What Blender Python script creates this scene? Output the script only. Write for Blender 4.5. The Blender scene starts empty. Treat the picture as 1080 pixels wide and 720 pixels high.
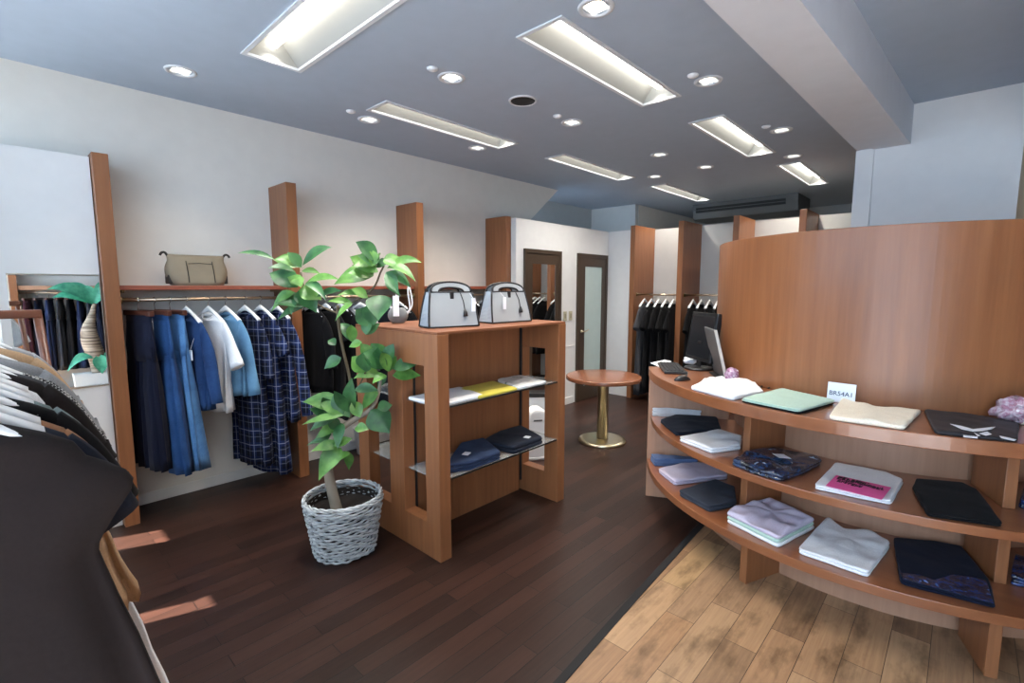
import bpy, bmesh, math, random
from mathutils import Vector, Matrix, noise

SC = bpy.context.scene
COL = SC.collection
PI = math.pi
rad = math.radians

# ---------------------------------------------------------------- camera
FPX, PITCH, YAWX, EYE = 512.0, rad(6.35), rad(43.0), 1.55
FW = Vector((math.cos(YAWX)*math.cos(PITCH), math.sin(YAWX)*math.cos(PITCH), -math.sin(PITCH)))
RT = Vector((math.sin(YAWX), -math.cos(YAWX), 0))
UP = RT.cross(FW)
CAM = Vector((0, 0, EYE))
cd = bpy.data.cameras.new('camera')
cd.sensor_width = 36.0
cd.lens = FPX/1080*36.0
cd.clip_start = 0.02
cam = bpy.data.objects.new('camera', cd)
COL.objects.link(cam)
M = Matrix((RT, UP, -FW)).transposed().to_4x4()
M.translation = CAM
cam.matrix_world = M
SC.camera = cam

# ---------------------------------------------------------------- world, sun, exposure
SKY = 7.0
SUN = 45.0
TUBE = 7.0
STRIP = 20.0
LENS = 6.0
SPOT = 22.0
w = bpy.data.worlds.new('sky')
SC.world = w
w.use_nodes = True
bg = w.node_tree.nodes['Background']
bg.inputs[0].default_value = (0.54, 0.75, 1.0, 1)
bg.inputs[1].default_value = SKY
sd = bpy.data.lights.new('sun', 'SUN')
sd.energy = SUN
sd.angle = rad(0.5)
sd.color = (1.0, 0.93, 0.84)
sun = bpy.data.objects.new('sun', sd)
COL.objects.link(sun)
_el, _az = rad(52), rad(-21)
sdir = Vector((math.cos(_el)*math.cos(_az), math.cos(_el)*math.sin(_az), -math.sin(_el)))
sun.rotation_euler = sdir.to_track_quat('-Z', 'Y').to_euler()
sun.location = (-4, 2, 6)
SC.view_settings.view_transform = 'Standard'
SC.view_settings.look = 'None'
SC.view_settings.exposure = 0.0
SC.view_settings.gamma = 1.0
SC.view_settings.use_curve_mapping = False


def portal(x, y0, y1, z0, z1):
    l = bpy.data.lights.new('window_portal', 'AREA')
    l.shape = 'RECTANGLE'
    l.size = z1-z0
    l.size_y = y1-y0
    l.cycles.is_portal = True
    o = bpy.data.objects.new('window_portal', l)
    COL.objects.link(o)
    o.location = (x, (y0+y1)/2, (z0+z1)/2)
    o.rotation_euler = (0, rad(-90), 0)


# ---------------------------------------------------------------- pixel -> place
def ray(px, py):
    return FW + RT*((px-540)/FPX) + UP*((360-py)/FPX)


def onz(px, py, z):
    d = ray(px, py)
    return CAM + d*((z-EYE)/d.z)


def at(px, py, depth):
    return CAM + ray(px, py)*depth


# ---------------------------------------------------------------- materials
MATS = {}


def lin(c):
    return tuple(((v/255)/12.92 if v/255 <= 0.04045 else ((v/255+0.055)/1.055)**2.4) for v in c)


def newmat(name):
    m = bpy.data.materials.new(name)
    m.use_nodes = True
    nt = m.node_tree
    b = nt.nodes['Principled BSDF']
    MATS[name] = m
    return m, nt, b


def N(nt, t, **kw):
    n = nt.nodes.new(t)
    for k, v in kw.items():
        setattr(n, k, v)
    return n


def coords(nt, scale=(1, 1, 1), rot=(0, 0, 0), kind='Object'):
    tc = N(nt, 'ShaderNodeTexCoord')
    mp = N(nt, 'ShaderNodeMapping')
    mp.inputs['Scale'].default_value = scale
    mp.inputs['Rotation'].default_value = rot
    nt.links.new(tc.outputs[kind], mp.inputs[0])
    return mp.outputs[0]


def ramp(nt, fac, stops):
    r = N(nt, 'ShaderNodeValToRGB')
    e = r.color_ramp.elements
    while len(e) < len(stops):
        e.new(0.5)
    for i, (p, c) in enumerate(stops):
        e[i].position = p
        e[i].color = (*c, 1)
    nt.links.new(fac, r.inputs[0])
    return r.outputs[0]


def noise_tex(nt, vec, scale, detail=3, rough=0.5):
    n = N(nt, 'ShaderNodeTexNoise')
    n.inputs['Scale'].default_value = scale
    n.inputs['Detail'].default_value = detail
    n.inputs['Roughness'].default_value = rough
    if vec is not None:
        nt.links.new(vec, n.inputs['Vector'])
    return n.outputs[0]


def bump(nt, b, h, s, d=0.01):
    n = N(nt, 'ShaderNodeBump')
    n.inputs['Strength'].default_value = s
    n.inputs['Distance'].default_value = d
    nt.links.new(h, n.inputs['Height'])
    nt.links.new(n.outputs[0], b.inputs['Normal'])


def mixc(nt, fac, a, bb, mode='MIX'):
    n = N(nt, 'ShaderNodeMix', data_type='RGBA', blend_type=mode)
    for s, v in ((0, fac), (6, a), (7, bb)):
        if isinstance(v, (int, float)):
            n.inputs[s].default_value = v
        elif isinstance(v, tuple):
            n.inputs[s].default_value = (*v, 1)
        else:
            nt.links.new(v, n.inputs[s])
    return n.outputs[2]


def mathn(nt, op, a, bb=None):
    n = N(nt, 'ShaderNodeMath', operation=op)
    for s, v in ((0, a), (1, bb)):
        if v is None:
            continue
        if isinstance(v, (int, float)):
            n.inputs[s].default_value = v
        else:
            nt.links.new(v, n.inputs[s])
    return n.outputs[0]


def plain(name, c, rough=0.6, metal=0.0, emit=0.0, coat=0.0, noisy=0.0, ecol=None):
    m, nt, b = newmat(name)
    c = lin(c)
    b.inputs['Base Color'].default_value = (*c, 1)
    b.inputs['Roughness'].default_value = rough
    b.inputs['Metallic'].default_value = metal
    b.inputs['Coat Weight'].default_value = coat
    if emit:
        b.inputs['Emission Color'].default_value = (*(ecol or (1, 1, 1)), 1)
        b.inputs['Emission Strength'].default_value = emit
    else:
        v = coords(nt)
        f = noise_tex(nt, v, 9, 3)
        k = noisy or 0.05
        col = mixc(nt, f, tuple(x*(1-k) for x in c), tuple(min(1, x*(1+k)) for x in c))
        nt.links.new(col, b.inputs['Base Color'])
    return m


def fabric(name, c, rough=0.9, var=0.18, weave=260, c2=None, sheen=0.03):
    m, nt, b = newmat(name)
    c = lin(c)
    c2 = lin(c2) if c2 else tuple(x*(1-var*1.5) for x in c)
    v = coords(nt)
    f = noise_tex(nt, v, 7, 4, 0.6)
    g = noise_tex(nt, v, weave, 1)
    base = ramp(nt, f, [(0.3, c2), (0.65, c)])
    base = mixc(nt, 0.25, base, ramp(nt, g, [(0.35, tuple(x*0.7 for x in c)), (0.65, tuple(min(1, x*1.25) for x in c))]))
    nt.links.new(base, b.inputs['Base Color'])
    b.inputs['Roughness'].default_value = rough
    b.inputs['Sheen Weight'].default_value = sheen
    b.inputs['Specular IOR Level'].default_value = 0.2
    bump(nt, b, f, 0.25, 0.02)
    return m


def wood(name, c1, c2, axis='Z', rough=0.42, coat=0.15, sc=1.0):
    m, nt, b = newmat(name)
    s = {'X': (1.2, 22, 22), 'Y': (22, 1.2, 22), 'Z': (22, 22, 1.2)}[axis]
    v = coords(nt, tuple(x*sc for x in s))
    f = noise_tex(nt, v, 1.6, 5, 0.6)
    v2 = coords(nt, (1.3, 1.3, 0.6))
    g = noise_tex(nt, v2, 1.7, 2)
    base = ramp(nt, f, [(0.3, lin(c2)), (0.7, lin(c1))])
    base = mixc(nt, 0.35, base, ramp(nt, g, [(0.3, lin(c2)), (0.7, lin(c1))]))
    nt.links.new(base, b.inputs['Base Color'])
    b.inputs['Roughness'].default_value = rough
    b.inputs['Coat Weight'].default_value = coat
    b.inputs['Coat Roughness'].default_value = 0.15
    bump(nt, b, f, 0.06, 0.004)
    return m


def plank_floor(name, cols, length, width, gap, rough, grain, mort, knots=False, coat=0.0):
    m, nt, b = newmat(name)
    v = coords(nt)
    def brick(off, c1, c2, mo, ms):
        t = N(nt, 'ShaderNodeTexBrick')
        t.offset = 0.37
        t.inputs['Scale'].default_value = 1.0
        t.inputs['Brick Width'].default_value = length
        t.inputs['Row Height'].default_value = width
        t.inputs['Mortar Size'].default_value = ms
        t.inputs['Mortar Smooth'].default_value = 0.3
        t.inputs['Bias'].default_value = off
        t.inputs['Color1'].default_value = (*c1, 1)
        t.inputs['Color2'].default_value = (*c2, 1)
        t.inputs['Mortar'].default_value = (*mo, 1)
        nt.links.new(v, t.inputs['Vector'])
        return t
    t = brick(0, (0, 0, 0), (1, 1, 1), (0.5, 0.5, 0.5), 0.0)
    base = ramp(nt, t.outputs['Color'], [(i/(len(cols)-1), lin(c)) for i, c in enumerate(cols)])
    gv = coords(nt, (3, 60, 1))
    g = noise_tex(nt, gv, 1.0, 5, 0.65)
    base = mixc(nt, grain, base, ramp(nt, g, [(0.3, tuple(x*0.35 for x in lin(cols[0]))), (0.7, lin(cols[-1]))]))
    if knots:
        kv = coords(nt, (3.2, 7.5, 1))
        k = noise_tex(nt, kv, 1.3, 4, 0.6)
        km = ramp(nt, k, [(0.32, (1, 1, 1)), (0.52, (0, 0, 0))])
        base = mixc(nt, mathn(nt, 'MULTIPLY', km, 0.7), base, lin((88, 66, 46)))
    seam = brick(0, (0, 0, 0), (0, 0, 0), (1, 1, 1), gap)
    base = mixc(nt, seam.outputs['Color'], base, lin(mort))
    nt.links.new(base, b.inputs['Base Color'])
    b.inputs['Roughness'].default_value = rough
    b.inputs['Specular IOR Level'].default_value = 0.32
    b.inputs['Coat Weight'].default_value = coat
    b.inputs['Coat Roughness'].default_value = 0.2
    inv = mathn(nt, 'SUBTRACT', 1.0, seam.outputs['Color'])
    bump(nt, b, mathn(nt, 'ADD', inv, mathn(nt, 'MULTIPLY', g, 0.25)), 0.25, 0.003)
    return m


def plaid(name, base, band, line):
    m, nt, b = newmat(name)
    tc = N(nt, 'ShaderNodeTexCoord')
    sp = N(nt, 'ShaderNodeSeparateXYZ')
    nt.links.new(tc.outputs['Object'], sp.inputs[0])
    def stripe(sock, period, lo, hi, ph=0.0):
        f = mathn(nt, 'FRACT', mathn(nt, 'ADD', mathn(nt, 'DIVIDE', sock, period), ph+10))
        return mathn(nt, 'MULTIPLY', mathn(nt, 'GREATER_THAN', f, lo), mathn(nt, 'LESS_THAN', f, hi))
    xs = mathn(nt, 'ADD', sp.outputs[0], sp.outputs[1])
    z = sp.outputs[2]
    c = mixc(nt, mathn(nt, 'MULTIPLY', stripe(xs, 0.11, 0.1, 0.5), 0.6), lin(base), lin(band))
    c = mixc(nt, mathn(nt, 'MULTIPLY', stripe(z, 0.11, 0.1, 0.5), 0.5), c, lin(band))
    for s, ph in ((xs, 0), (xs, 0.42), (z, 0), (z, 0.42)):
        c = mixc(nt, mathn(nt, 'MULTIPLY', stripe(s, 0.11, 0.27, 0.33, ph), 0.6 if ph == 0 else 0.25), c, lin(line))
    nt.links.new(c, b.inputs['Base Color'])
    b.inputs['Roughness'].default_value = 0.9
    b.inputs['Specular IOR Level'].default_value = 0.2
    return m


def tweed(name, a, c):
    m, nt, b = newmat(name)
    v = coords(nt)
    ck = N(nt, 'ShaderNodeTexChecker')
    ck.inputs['Scale'].default_value = 170
    nt.links.new(v, ck.inputs[0])
    f = noise_tex(nt, v, 60, 2)
    col = mixc(nt, ck.outputs[1], lin(a), lin(c))
    col = mixc(nt, mathn(nt, 'MULTIPLY', f, 0.5), col, lin(a))
    nt.links.new(col, b.inputs['Base Color'])
    b.inputs['Roughness'].default_value = 0.95
    return m


def splashed(name, base, c2, c3, scale=26, rough=0.25):
    """dark packed clothing under clear film: irregular patches"""
    m, nt, b = newmat(name)
    v = coords(nt)
    f = noise_tex(nt, v, scale, 3, 0.6)
    g = noise_tex(nt, coords(nt, (1, 1, 1), (0.6, 0.2, 0.9)), scale*0.7, 2, 0.5)
    col = ramp(nt, f, [(0.38, lin(base)), (0.6, lin(c2))])
    col = mixc(nt, ramp(nt, g, [(0.66, (0, 0, 0)), (0.72, (1, 1, 1))]), col, lin(c3))
    nt.links.new(col, b.inputs['Base Color'])
    b.inputs['Roughness'].default_value = rough
    b.inputs['Coat Weight'].default_value = 0.6
    bump(nt, b, f, 0.8, 0.02)
    return m


wood('cherry', (154, 100, 63), (126, 78, 47), 'Z')
wood('cherry_x', (140, 86, 54), (116, 68, 42), 'X', 0.6, 0.0)
wood('cherry_y', (180, 112, 70), (150, 88, 50), 'Y')
wood('cherry_screen', (154, 98, 60), (126, 76, 44), 'Z', 0.4, 0.12, 0.8)
wood('cherry_top', (150, 94, 60), (126, 74, 46), 'Y', 0.3, 0.6, 0.6)
wood('cherry_pale', (180, 136, 108), (160, 116, 90), 'Z', 0.5, 0.0)
wood('table_wood', (140, 88, 60), (112, 66, 44), 'X', 0.25, 0.4)
wood('dark_wood', (84, 58, 42), (62, 42, 30), 'Z', 0.4, 0.1)
wood('rack_wood', (126, 70, 44), (96, 52, 32), 'X', 0.35, 0.3)
wood('shelf_red', (158, 88, 66), (134, 70, 50), 'X', 0.4, 0.2)
plank_floor('dark_floor', [(32, 19, 15), (43, 26, 20), (51, 31, 24), (62, 38, 30)], 0.9, 0.087, 0.0022, 0.4, 0.27, (8, 5, 4), coat=0.0)
plank_floor('light_floor', [(112, 84, 66), (164, 124, 92), (182, 146, 112), (134, 102, 80), (192, 156, 112)], 0.58, 0.135, 0.0016, 0.42, 0.25, (84, 64, 48), knots=True)
plain('wall_paint', (224, 220, 212), 0.75)
plain('wall_side_paint', (226, 224, 222), 0.75)
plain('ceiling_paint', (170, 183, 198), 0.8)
plain('beam_paint', (214, 216, 222), 0.8)
plain('grey_paint', (186, 190, 190), 0.8)
plain('cream_paint', (206, 190, 164), 0.8)
plain('pavement', (176, 180, 184), 0.9)
plain('baseboard_white', (224, 222, 218), 0.5)
plain('strip_black', (24, 22, 22), 0.85)
plain('door_frame', (70, 56, 44), 0.42)
plain('white_gloss', (236, 236, 236), 0.35)
plain('white_metal', (214, 217, 220), 0.4)
plain('reflector', (150, 150, 146), 0.4)
plain('tube_glow', (255, 255, 255), 0.5, emit=TUBE, ecol=(1.0, 0.965, 0.89))
plain('lens_glow', (255, 255, 255), 0.5, emit=LENS, ecol=(1.0, 0.9, 0.72))
plain('can_dark', (30, 30, 30), 0.6)
plain('ac_grey', (96, 98, 98), 0.5)
plain('ac_dark', (22, 22, 22), 0.5)
plain('chrome', (205, 200, 190), 0.22, 1.0)
plain('brass', (206, 194, 166), 0.3, 1.0)
plain('brass_dark', (150, 132, 98), 0.3, 1.0)
plain('rod_metal', (176, 156, 132), 0.3, 1.0)
plain('mirror_glass', (236, 240, 240), 0.01, 1.0, noisy=0.001)
plain('frosted', (190, 208, 204), 0.25, 0.0, coat=0.6)
plain('switch_plate', (188, 178, 150), 0.5)
plain('switch_key', (150, 142, 118), 0.5)
plain('black_plastic', (24, 24, 26), 0.4)
plain('key_black', (40, 40, 43), 0.5)
plain('screen_black', (30, 31, 34), 0.18)
plain('slate_grey', (92, 92, 92), 0.4)
plain('silver_edge', (196, 190, 180), 0.35)
plain('white_card', (238, 240, 246), 0.5)
plain('ink_blue', (44, 62, 92), 0.6)
plain('ink_black', (20, 8, 18), 0.6)
plain('pink_print', (238, 92, 160), 0.5)
plain('soil', (38, 30, 25), 0.95, noisy=0.4)
plain('bark', (150, 138, 122), 0.85, noisy=0.25)
plain('twig', (96, 84, 62), 0.8, noisy=0.2)
plain('clip_wood', (84, 46, 34), 0.4)
plain('bag_trim', (32, 28, 28), 0.5)
plain('khaki', (136, 124, 104), 0.7, noisy=0.15)
plain('khaki_dark', (42, 38, 34), 0.7)
plain('silver_leather', (164, 168, 170), 0.4, noisy=0.08)
plain('silver_side', (158, 168, 178), 0.4, noisy=0.08)
plain('pouch_grey', (120, 122, 124), 0.7, noisy=0.3)
plain('bottle_white', (232, 234, 236), 0.35)
plain('planter_white', (232, 236, 236), 0.5)
plain('glass_edge', (30, 34, 34), 0.2)
fabric('black_cloth', (13, 12, 15))
fabric('soft_black', (20, 19, 20))
fabric('brown_black', (32, 26, 26))
fabric('navy_cloth', (28, 33, 46))
fabric('ink_navy', (18, 22, 42))
fabric('denim_dark', (36, 46, 76))
fabric('denim_blue', (46, 84, 136), c2=(26, 52, 96))
fabric('denim_light', (92, 140, 190), c2=(50, 90, 144))
fabric('denim_stack', (44, 58, 86), c2=(30, 40, 64))
fabric('blue_top', (40, 70, 116), c2=(22, 42, 80))
fabric('white_cloth', (236, 236, 238), var=0.05)
fabric('cream_cloth', (238, 226, 206), var=0.05)
fabric('sky_cloth', (104, 148, 182), c2=(76, 116, 152))
fabric('mint_cloth', (180, 206, 192), var=0.05)
fabric('lilac_cloth', (206, 196, 212), c2=(186, 176, 198))
fabric('slate_cloth', (58, 62, 72), c2=(44, 48, 58))
fabric('faded_blue', (92, 110, 146), c2=(72, 90, 126))
fabric('yellow_cloth', (216, 200, 84), var=0.08)
fabric('tan_cloth', (156, 112, 82))
fabric('beige_cloth', (196, 160, 124))
fabric('grey_cloth', (150, 150, 152))
fabric('pale_grey_cloth', (188, 190, 194))
fabric('dark_grey_cloth', (70, 70, 74))
fabric('sage_cloth', (128, 142, 142))
fabric('wine_cloth', (72, 38, 50))
fabric('charcoal_cloth', (54, 56, 62))
fabric('packed_black', (46, 44, 47), rough=0.5)
plaid('plaid_navy', (20, 24, 42), (34, 50, 98), (150, 156, 176))
plaid('plaid_dark', (16, 19, 34), (26, 38, 76), (130, 136, 156))
tweed('tweed', (28, 28, 30), (206, 204, 200))
splashed('packed_denim', (14, 18, 28), (44, 64, 96), (176, 190, 206))
splashed('packed_pattern', (22, 28, 46), (40, 62, 110), (120, 160, 214), 34)
splashed('floral', (206, 180, 200), (150, 90, 130), (244, 240, 246), 60, 0.7)
splashed('frill', (214, 196, 204), (176, 120, 140), (246, 242, 246), 50, 0.7)
splashed('print_white', (238, 240, 238), (228, 232, 230), (120, 150, 140), 24, 0.7)
splashed('print_soft', (240, 240, 238), (230, 230, 230), (176, 186, 196), 18, 0.7)

# glass
m, nt, b = newmat('smoked_glass')
b.inputs['Base Color'].default_value = (0.62, 0.66, 0.66, 1)
b.inputs['Roughness'].default_value = 0.03
b.inputs['Alpha'].default_value = 0.28
m, nt, b = newmat('clear_film')
b.inputs['Base Color'].default_value = (0.8, 0.85, 0.9, 1)
b.inputs['Roughness'].default_value = 0.08
b.inputs['Alpha'].default_value = 0.16
# leaves
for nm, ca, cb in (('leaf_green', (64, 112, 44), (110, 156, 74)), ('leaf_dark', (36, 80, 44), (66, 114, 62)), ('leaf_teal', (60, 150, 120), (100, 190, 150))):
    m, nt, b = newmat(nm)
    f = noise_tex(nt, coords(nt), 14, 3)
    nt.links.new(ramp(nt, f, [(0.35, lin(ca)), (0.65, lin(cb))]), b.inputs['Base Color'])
    b.inputs['Roughness'].default_value = 0.4
    b.inputs['Transmission Weight'].default_value = 0.0
# wicker
m, nt, b = newmat('wicker')
f = noise_tex(nt, coords(nt, (8, 8, 60)), 2.0, 4)
nt.links.new(ramp(nt, f, [(0.32, lin((120, 124, 126))), (0.5, lin((196, 200, 202))), (0.75, lin((222, 224, 224)))]), b.inputs['Base Color'])
b.inputs['Roughness'].default_value = 0.75
# striped bark of the caudex plant
m, nt, b = newmat('ringed_bark')
f = noise_tex(nt, coords(nt, (2, 2, 26)), 1.5, 3)
nt.links.new(ramp(nt, f, [(0.35, lin((92, 76, 62))), (0.6, lin((186, 168, 148)))]), b.inputs['Base Color'])
b.inputs['Roughness'].default_value = 0.85


# ---------------------------------------------------------------- mesh helpers
def box(bm, x0, x1, y0, y1, z0, z1, bev=0.0):
    vs = [bm.verts.new(p) for p in ((x0, y0, z0), (x1, y0, z0), (x1, y1, z0), (x0, y1, z0), (x0, y0, z1), (x1, y0, z1), (x1, y1, z1), (x0, y1, z1))]
    fs = [bm.faces.new([vs[i] for i in f]) for f in ((3, 2, 1, 0), (4, 5, 6, 7), (0, 1, 5, 4), (1, 2, 6, 5), (2, 3, 7, 6), (3, 0, 4, 7))]
    if bev:
        es = {e for f in fs for e in f.edges}
        bmesh.ops.bevel(bm, geom=list(es), offset=bev, segments=2, profile=0.5, affect='EDGES')
    return bm


def B(x0, x1, y0, y1, z0, z1, bev=0.004):
    return box(bmesh.new(), x0, x1, y0, y1, z0, z1, bev)


def prism(bm, poly, z0, z1):
    lo = [bm.verts.new((p[0], p[1], z0)) for p in poly]
    hi = [bm.verts.new((p[0], p[1], z1)) for p in poly]
    n = len(poly)
    bm.faces.new(hi)
    bm.faces.new(lo[::-1])
    for i in range(n):
        bm.faces.new((lo[i], lo[(i+1) % n], hi[(i+1) % n], hi[i]))
    return bm


def loft(bm, rings, cap0=False, cap1=False, closed=True):
    vr = [[bm.verts.new(p) for p in r] for r in rings]
    n = len(rings[0])
    for a, c in zip(vr, vr[1:]):
        for i in range(n if closed else n-1):
            j = (i+1) % n
            bm.faces.new((a[i], a[j], c[j], c[i]))
    if cap0:
        bm.faces.new(vr[0][::-1])
    if cap1:
        bm.faces.new(vr[-1])
    return bm


def tube(bm, pts, r, n=8, caps=True):
    pts = [Vector(p) for p in pts]
    rs = r if isinstance(r, (list, tuple)) else [r]*len(pts)
    rings = []
    up = Vector((0, 0, 1))
    prev = None
    for i, p in enumerate(pts):
        t = (pts[min(i+1, len(pts)-1)] - pts[max(i-1, 0)]).normalized()
        if prev is None:
            a = t.cross(up if abs(t.z) < 0.9 else Vector((1, 0, 0))).normalized()
        else:
            a = (prev - t*prev.dot(t))
            a = a.normalized() if a.length > 1e-6 else t.orthogonal().normalized()
        prev = a
        c = t.cross(a)
        rings.append([p + (a*math.cos(k*2*PI/n) + c*math.sin(k*2*PI/n))*rs[i] for k in range(n)])
    return loft(bm, rings, caps, caps)


def smooth_path(pts, k=5):
    pts = [Vector(p) for p in pts]
    out = []
    for i in range(len(pts)-1):
        p0, p1, p2, p3 = pts[max(i-1, 0)], pts[i], pts[i+1], pts[min(i+2, len(pts)-1)]
        for j in range(k):
            t = j/k
            out.append(0.5*((2*p1)+(p2-p0)*t+(2*p0-5*p1+4*p2-p3)*t*t+(3*p1-p0-3*p2+p3)*t**3))
    out.append(pts[-1])
    return out


def lathe(bm, prof, n=40, cx=0, cy=0):
    rings = [[(cx+r*math.cos(k*2*PI/n), cy+r*math.sin(k*2*PI/n), z) for k in range(n)] for r, z in prof]
    return loft(bm, rings, True, True)


def arc(bm, c, r0, r1, z0, z1, a0, a1, n=64):
    rings = []
    for i in range(n+1):
        a = rad(a0+(a1-a0)*i/n)
        ca, sa = math.cos(a), math.sin(a)
        rings.append([(c[0]+r*ca, c[1]+r*sa, z) for r, z in ((r0, z0), (r1, z0), (r1, z1), (r0, z1))])
    return loft(bm, rings, True, True)


def obj(name, bm, mat, parent=None, smooth=False, bevel=0.0):
    bmesh.ops.recalc_face_normals(bm, faces=bm.faces[:])
    me = bpy.data.meshes.new(name)
    bm.to_mesh(me)
    bm.free()
    o = bpy.data.objects.new(name, me)
    COL.objects.link(o)
    for mm in ([mat] if isinstance(mat, str) else mat):
        me.materials.append(MATS[mm])
    if smooth:
        for p in me.polygons:
            p.use_smooth = True
    if bevel:
        md = o.modifiers.new('bevel', 'BEVEL')
        md.width = bevel
        md.segments = 2
        md.limit_method = 'ANGLE'
    if parent is not None:
        o.parent = parent
    return o


def tag(o, label, cat, group=None):
    o['label'] = label
    o['category'] = cat
    if group:
        o['group'] = group
    return o


def thing(name, label, cat, loc=(0, 0, 0), rz=0.0, group=None):
    o = bpy.data.objects.new(name, None)
    COL.objects.link(o)
    o.empty_display_size = 0.05
    o.location = loc
    o.rotation_euler = (0, 0, rz)
    return tag(o, label, cat, group)


def struct(name, bm, mat, parent=None, smooth=False):
    o = obj(name, bm, mat, parent, smooth)
    o['kind'] = 'structure'
    return o


def nz(p, s=1.0):
    return noise.noise(Vector(p)*s)


# ================================================================ SETTING
H = 2.88           # ceiling
PH = 2.355         # partitions and posts
XF, XB, YL, YR = -0.5, 9.5, 4.22, -2.3

TROFFERS = [(1.10, 1.42, 1.72, 3.12, 'Y'), (2.04, 3.39, 1.57, 1.85, 'X'), (2.06, 3.45, 3.15, 3.40, 'X'), (4.05, 5.46, 3.06, 3.29, 'X'),
            (6.07, 7.6, 2.95, 3.17, 'X'), (4.0, 5.4, 1.49, 1.75, 'X'), (6.0, 7.43, 1.40, 1.62, 'X')]
DOWN = [(0.92, 3.66), (2.125, 2.51), (2.18, 3.59), (3.31, 3.54), (3.34, 2.45), (2.09, 1.40), (3.29, 1.33), (4.71, 1.26), (4.72, 2.37), (5.54, 2.23), (5.59, 2.86), (5.70, 1.40)]
SPK = (2.72, 2.43)

# floors: dark boards, light boards and the black joint strip between them
EDGE = [(-0.5, 0.90), (0.6, 1.0), (1.41, 1.06), (1.99, 1.10), (2.6, 1.135), (3.08, 1.16), (4.5, 1.22), (6.0, 1.27), (XB, 1.4)]
EDGE = [tuple(p)[:2] for p in smooth_path([(x, y, 0) for x, y in EDGE], 4)]


def slab(poly, z0, z1):
    return prism(bmesh.new(), poly, z0, z1)


def ribbon(curve, off0, off1, z0, z1):
    bm = bmesh.new()
    loft(bm, [[(x, y+off0, z0), (x, y+off1, z0), (x, y+off1, z1), (x, y+off0, z1)] for x, y in curve], True, True)
    return bm


bm = bmesh.new()
loft(bm, [[(x, y+0.018, -0.1), (x, 5.0, -0.1), (x, 5.0, 0), (x, y+0.018, 0)] for x, y in EDGE], True, True)
struct('floor', bm, 'dark_floor')
bm = bmesh.new()
loft(bm, [[(x, YR-0.1, -0.1), (x, y-0.018, -0.1), (x, y-0.018, 0), (x, YR-0.1, 0)] for x, y in EDGE], True, True)
struct('floor_entrance', bm, 'light_floor')
struct('trim_1', ribbon(EDGE, -0.018, 0.018, -0.05, 0.004), 'strip_black')
struct('pavement', B(-5, XF-0.12, -9, 9, -0.25, -0.1, 0), 'pavement')


# ceiling with openings for the recessed lamps
def ceiling_mesh(x0, x1, y0, y1, holes):
    xs = sorted({x0, x1, *[v for h in holes for v in h[:2]]})
    ys = sorted({y0, y1, *[v for h in holes for v in h[2:4]]})
    bm = bmesh.new()
    vs = {}
    def V(x, y):
        if (x, y) not in vs:
            vs[(x, y)] = bm.verts.new((x, y, H))
        return vs[(x, y)]
    for a, c in zip(xs, xs[1:]):
        for d, e in zip(ys, ys[1:]):
            mx, my = (a+c)/2, (d+e)/2
            if any(h[0] < mx < h[1] and h[2] < my < h[3] for h in holes):
                continue
            bm.faces.new((V(a, d), V(a, e), V(c, e), V(c, d)))
    return bm


holes = [t[:4] for t in TROFFERS] + [(x-0.05, x+0.05, y-0.05, y+0.05) for x, y in DOWN+[SPK]]
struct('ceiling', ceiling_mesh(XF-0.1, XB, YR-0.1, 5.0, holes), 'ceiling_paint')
struct('ceiling_roof', B(XF-0.1, XB+0.1, YR-0.1, 5.1, H+0.25, H+0.4, 0), 'grey_paint')

# left wall with its outline cut along a slant, recess walls behind the fitting rooms
bm = bmesh.new()
prof = [(XF-0.1, 0), (4.85, 0), (4.85, 2.40), (5.48, H+0.02), (XF-0.1, H+0.02)]
lo = [bm.verts.new((x, YL, z)) for x, z in prof]
hi = [bm.verts.new((x, YL+0.1, z)) for x, z in prof]
bm.faces.new(lo)
bm.faces.new(hi[::-1])
for i in range(5):
    bm.faces.new((lo[i], hi[i], hi[(i+1) % 5], lo[(i+1) % 5]))
struct('wall_left', bm, 'wall_paint')
struct('wall_recess', B(4.6, 7.3, 4.84, 4.94, 0, H+0.05, 0), 'grey_paint')
struct('wall_recess_side', B(7.2, 7.3, 4.0, 4.84, 0, H+0.05, 0), 'grey_paint')
struct('wall_recess_end', B(7.3, XB, 3.99, 4.1, 0, H+0.05, 0), 'wall_paint')
struct('wall_end', B(XB, XB+0.1, YR, 4.1, 0, H+0.05, 0), 'grey_paint')
struct('wall_right', B(XF-0.1, XB, YR-0.1, YR, 0, H+0.05, 0), 'wall_paint')
# unseen street front: piers spaced to part the sun patches, lintel, awning
for i, (a, c) in enumerate(((YR-0.1, -1.7), (-0.62, -0.5), (0.62, 0.74), (3.24, 3.78), (4.16, YL+0.1))):
    struct(f'wall_front_{i+1}', B(XF-0.12, XF, a, c, -0.1, H+0.05, 0), 'wall_paint')
struct('wall_front_lintel', B(XF-0.12, XF, YR, YL, 2.62, H+0.05, 0), 'wall_paint')
struct('trim_awning', B(XF-1.0, XF-0.12, YR, 4.6, 2.92, 3.0, 0), 'grey_paint')  # out of view; reach chosen so its edge cuts off the sun patches
for a, c in ((-1.7, -0.62), (-0.5, 0.62), (0.74, 3.24), (3.78, 4.16)):
    portal(XF-0.03, a, c, -0.05, 2.62)

for i, (a, c) in enumerate(((0.74, 2.34), (2.45, 3.0), (3.15, 3.24), (3.78, 3.93))):  # added low walls, unseen: they block the sun except through narrow gaps
    struct(f'wall_front_sunblock_{i+1}', B(XF-0.11, XF-0.04, a, c, -0.1, 1.62, 0), 'wall_paint')

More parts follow.
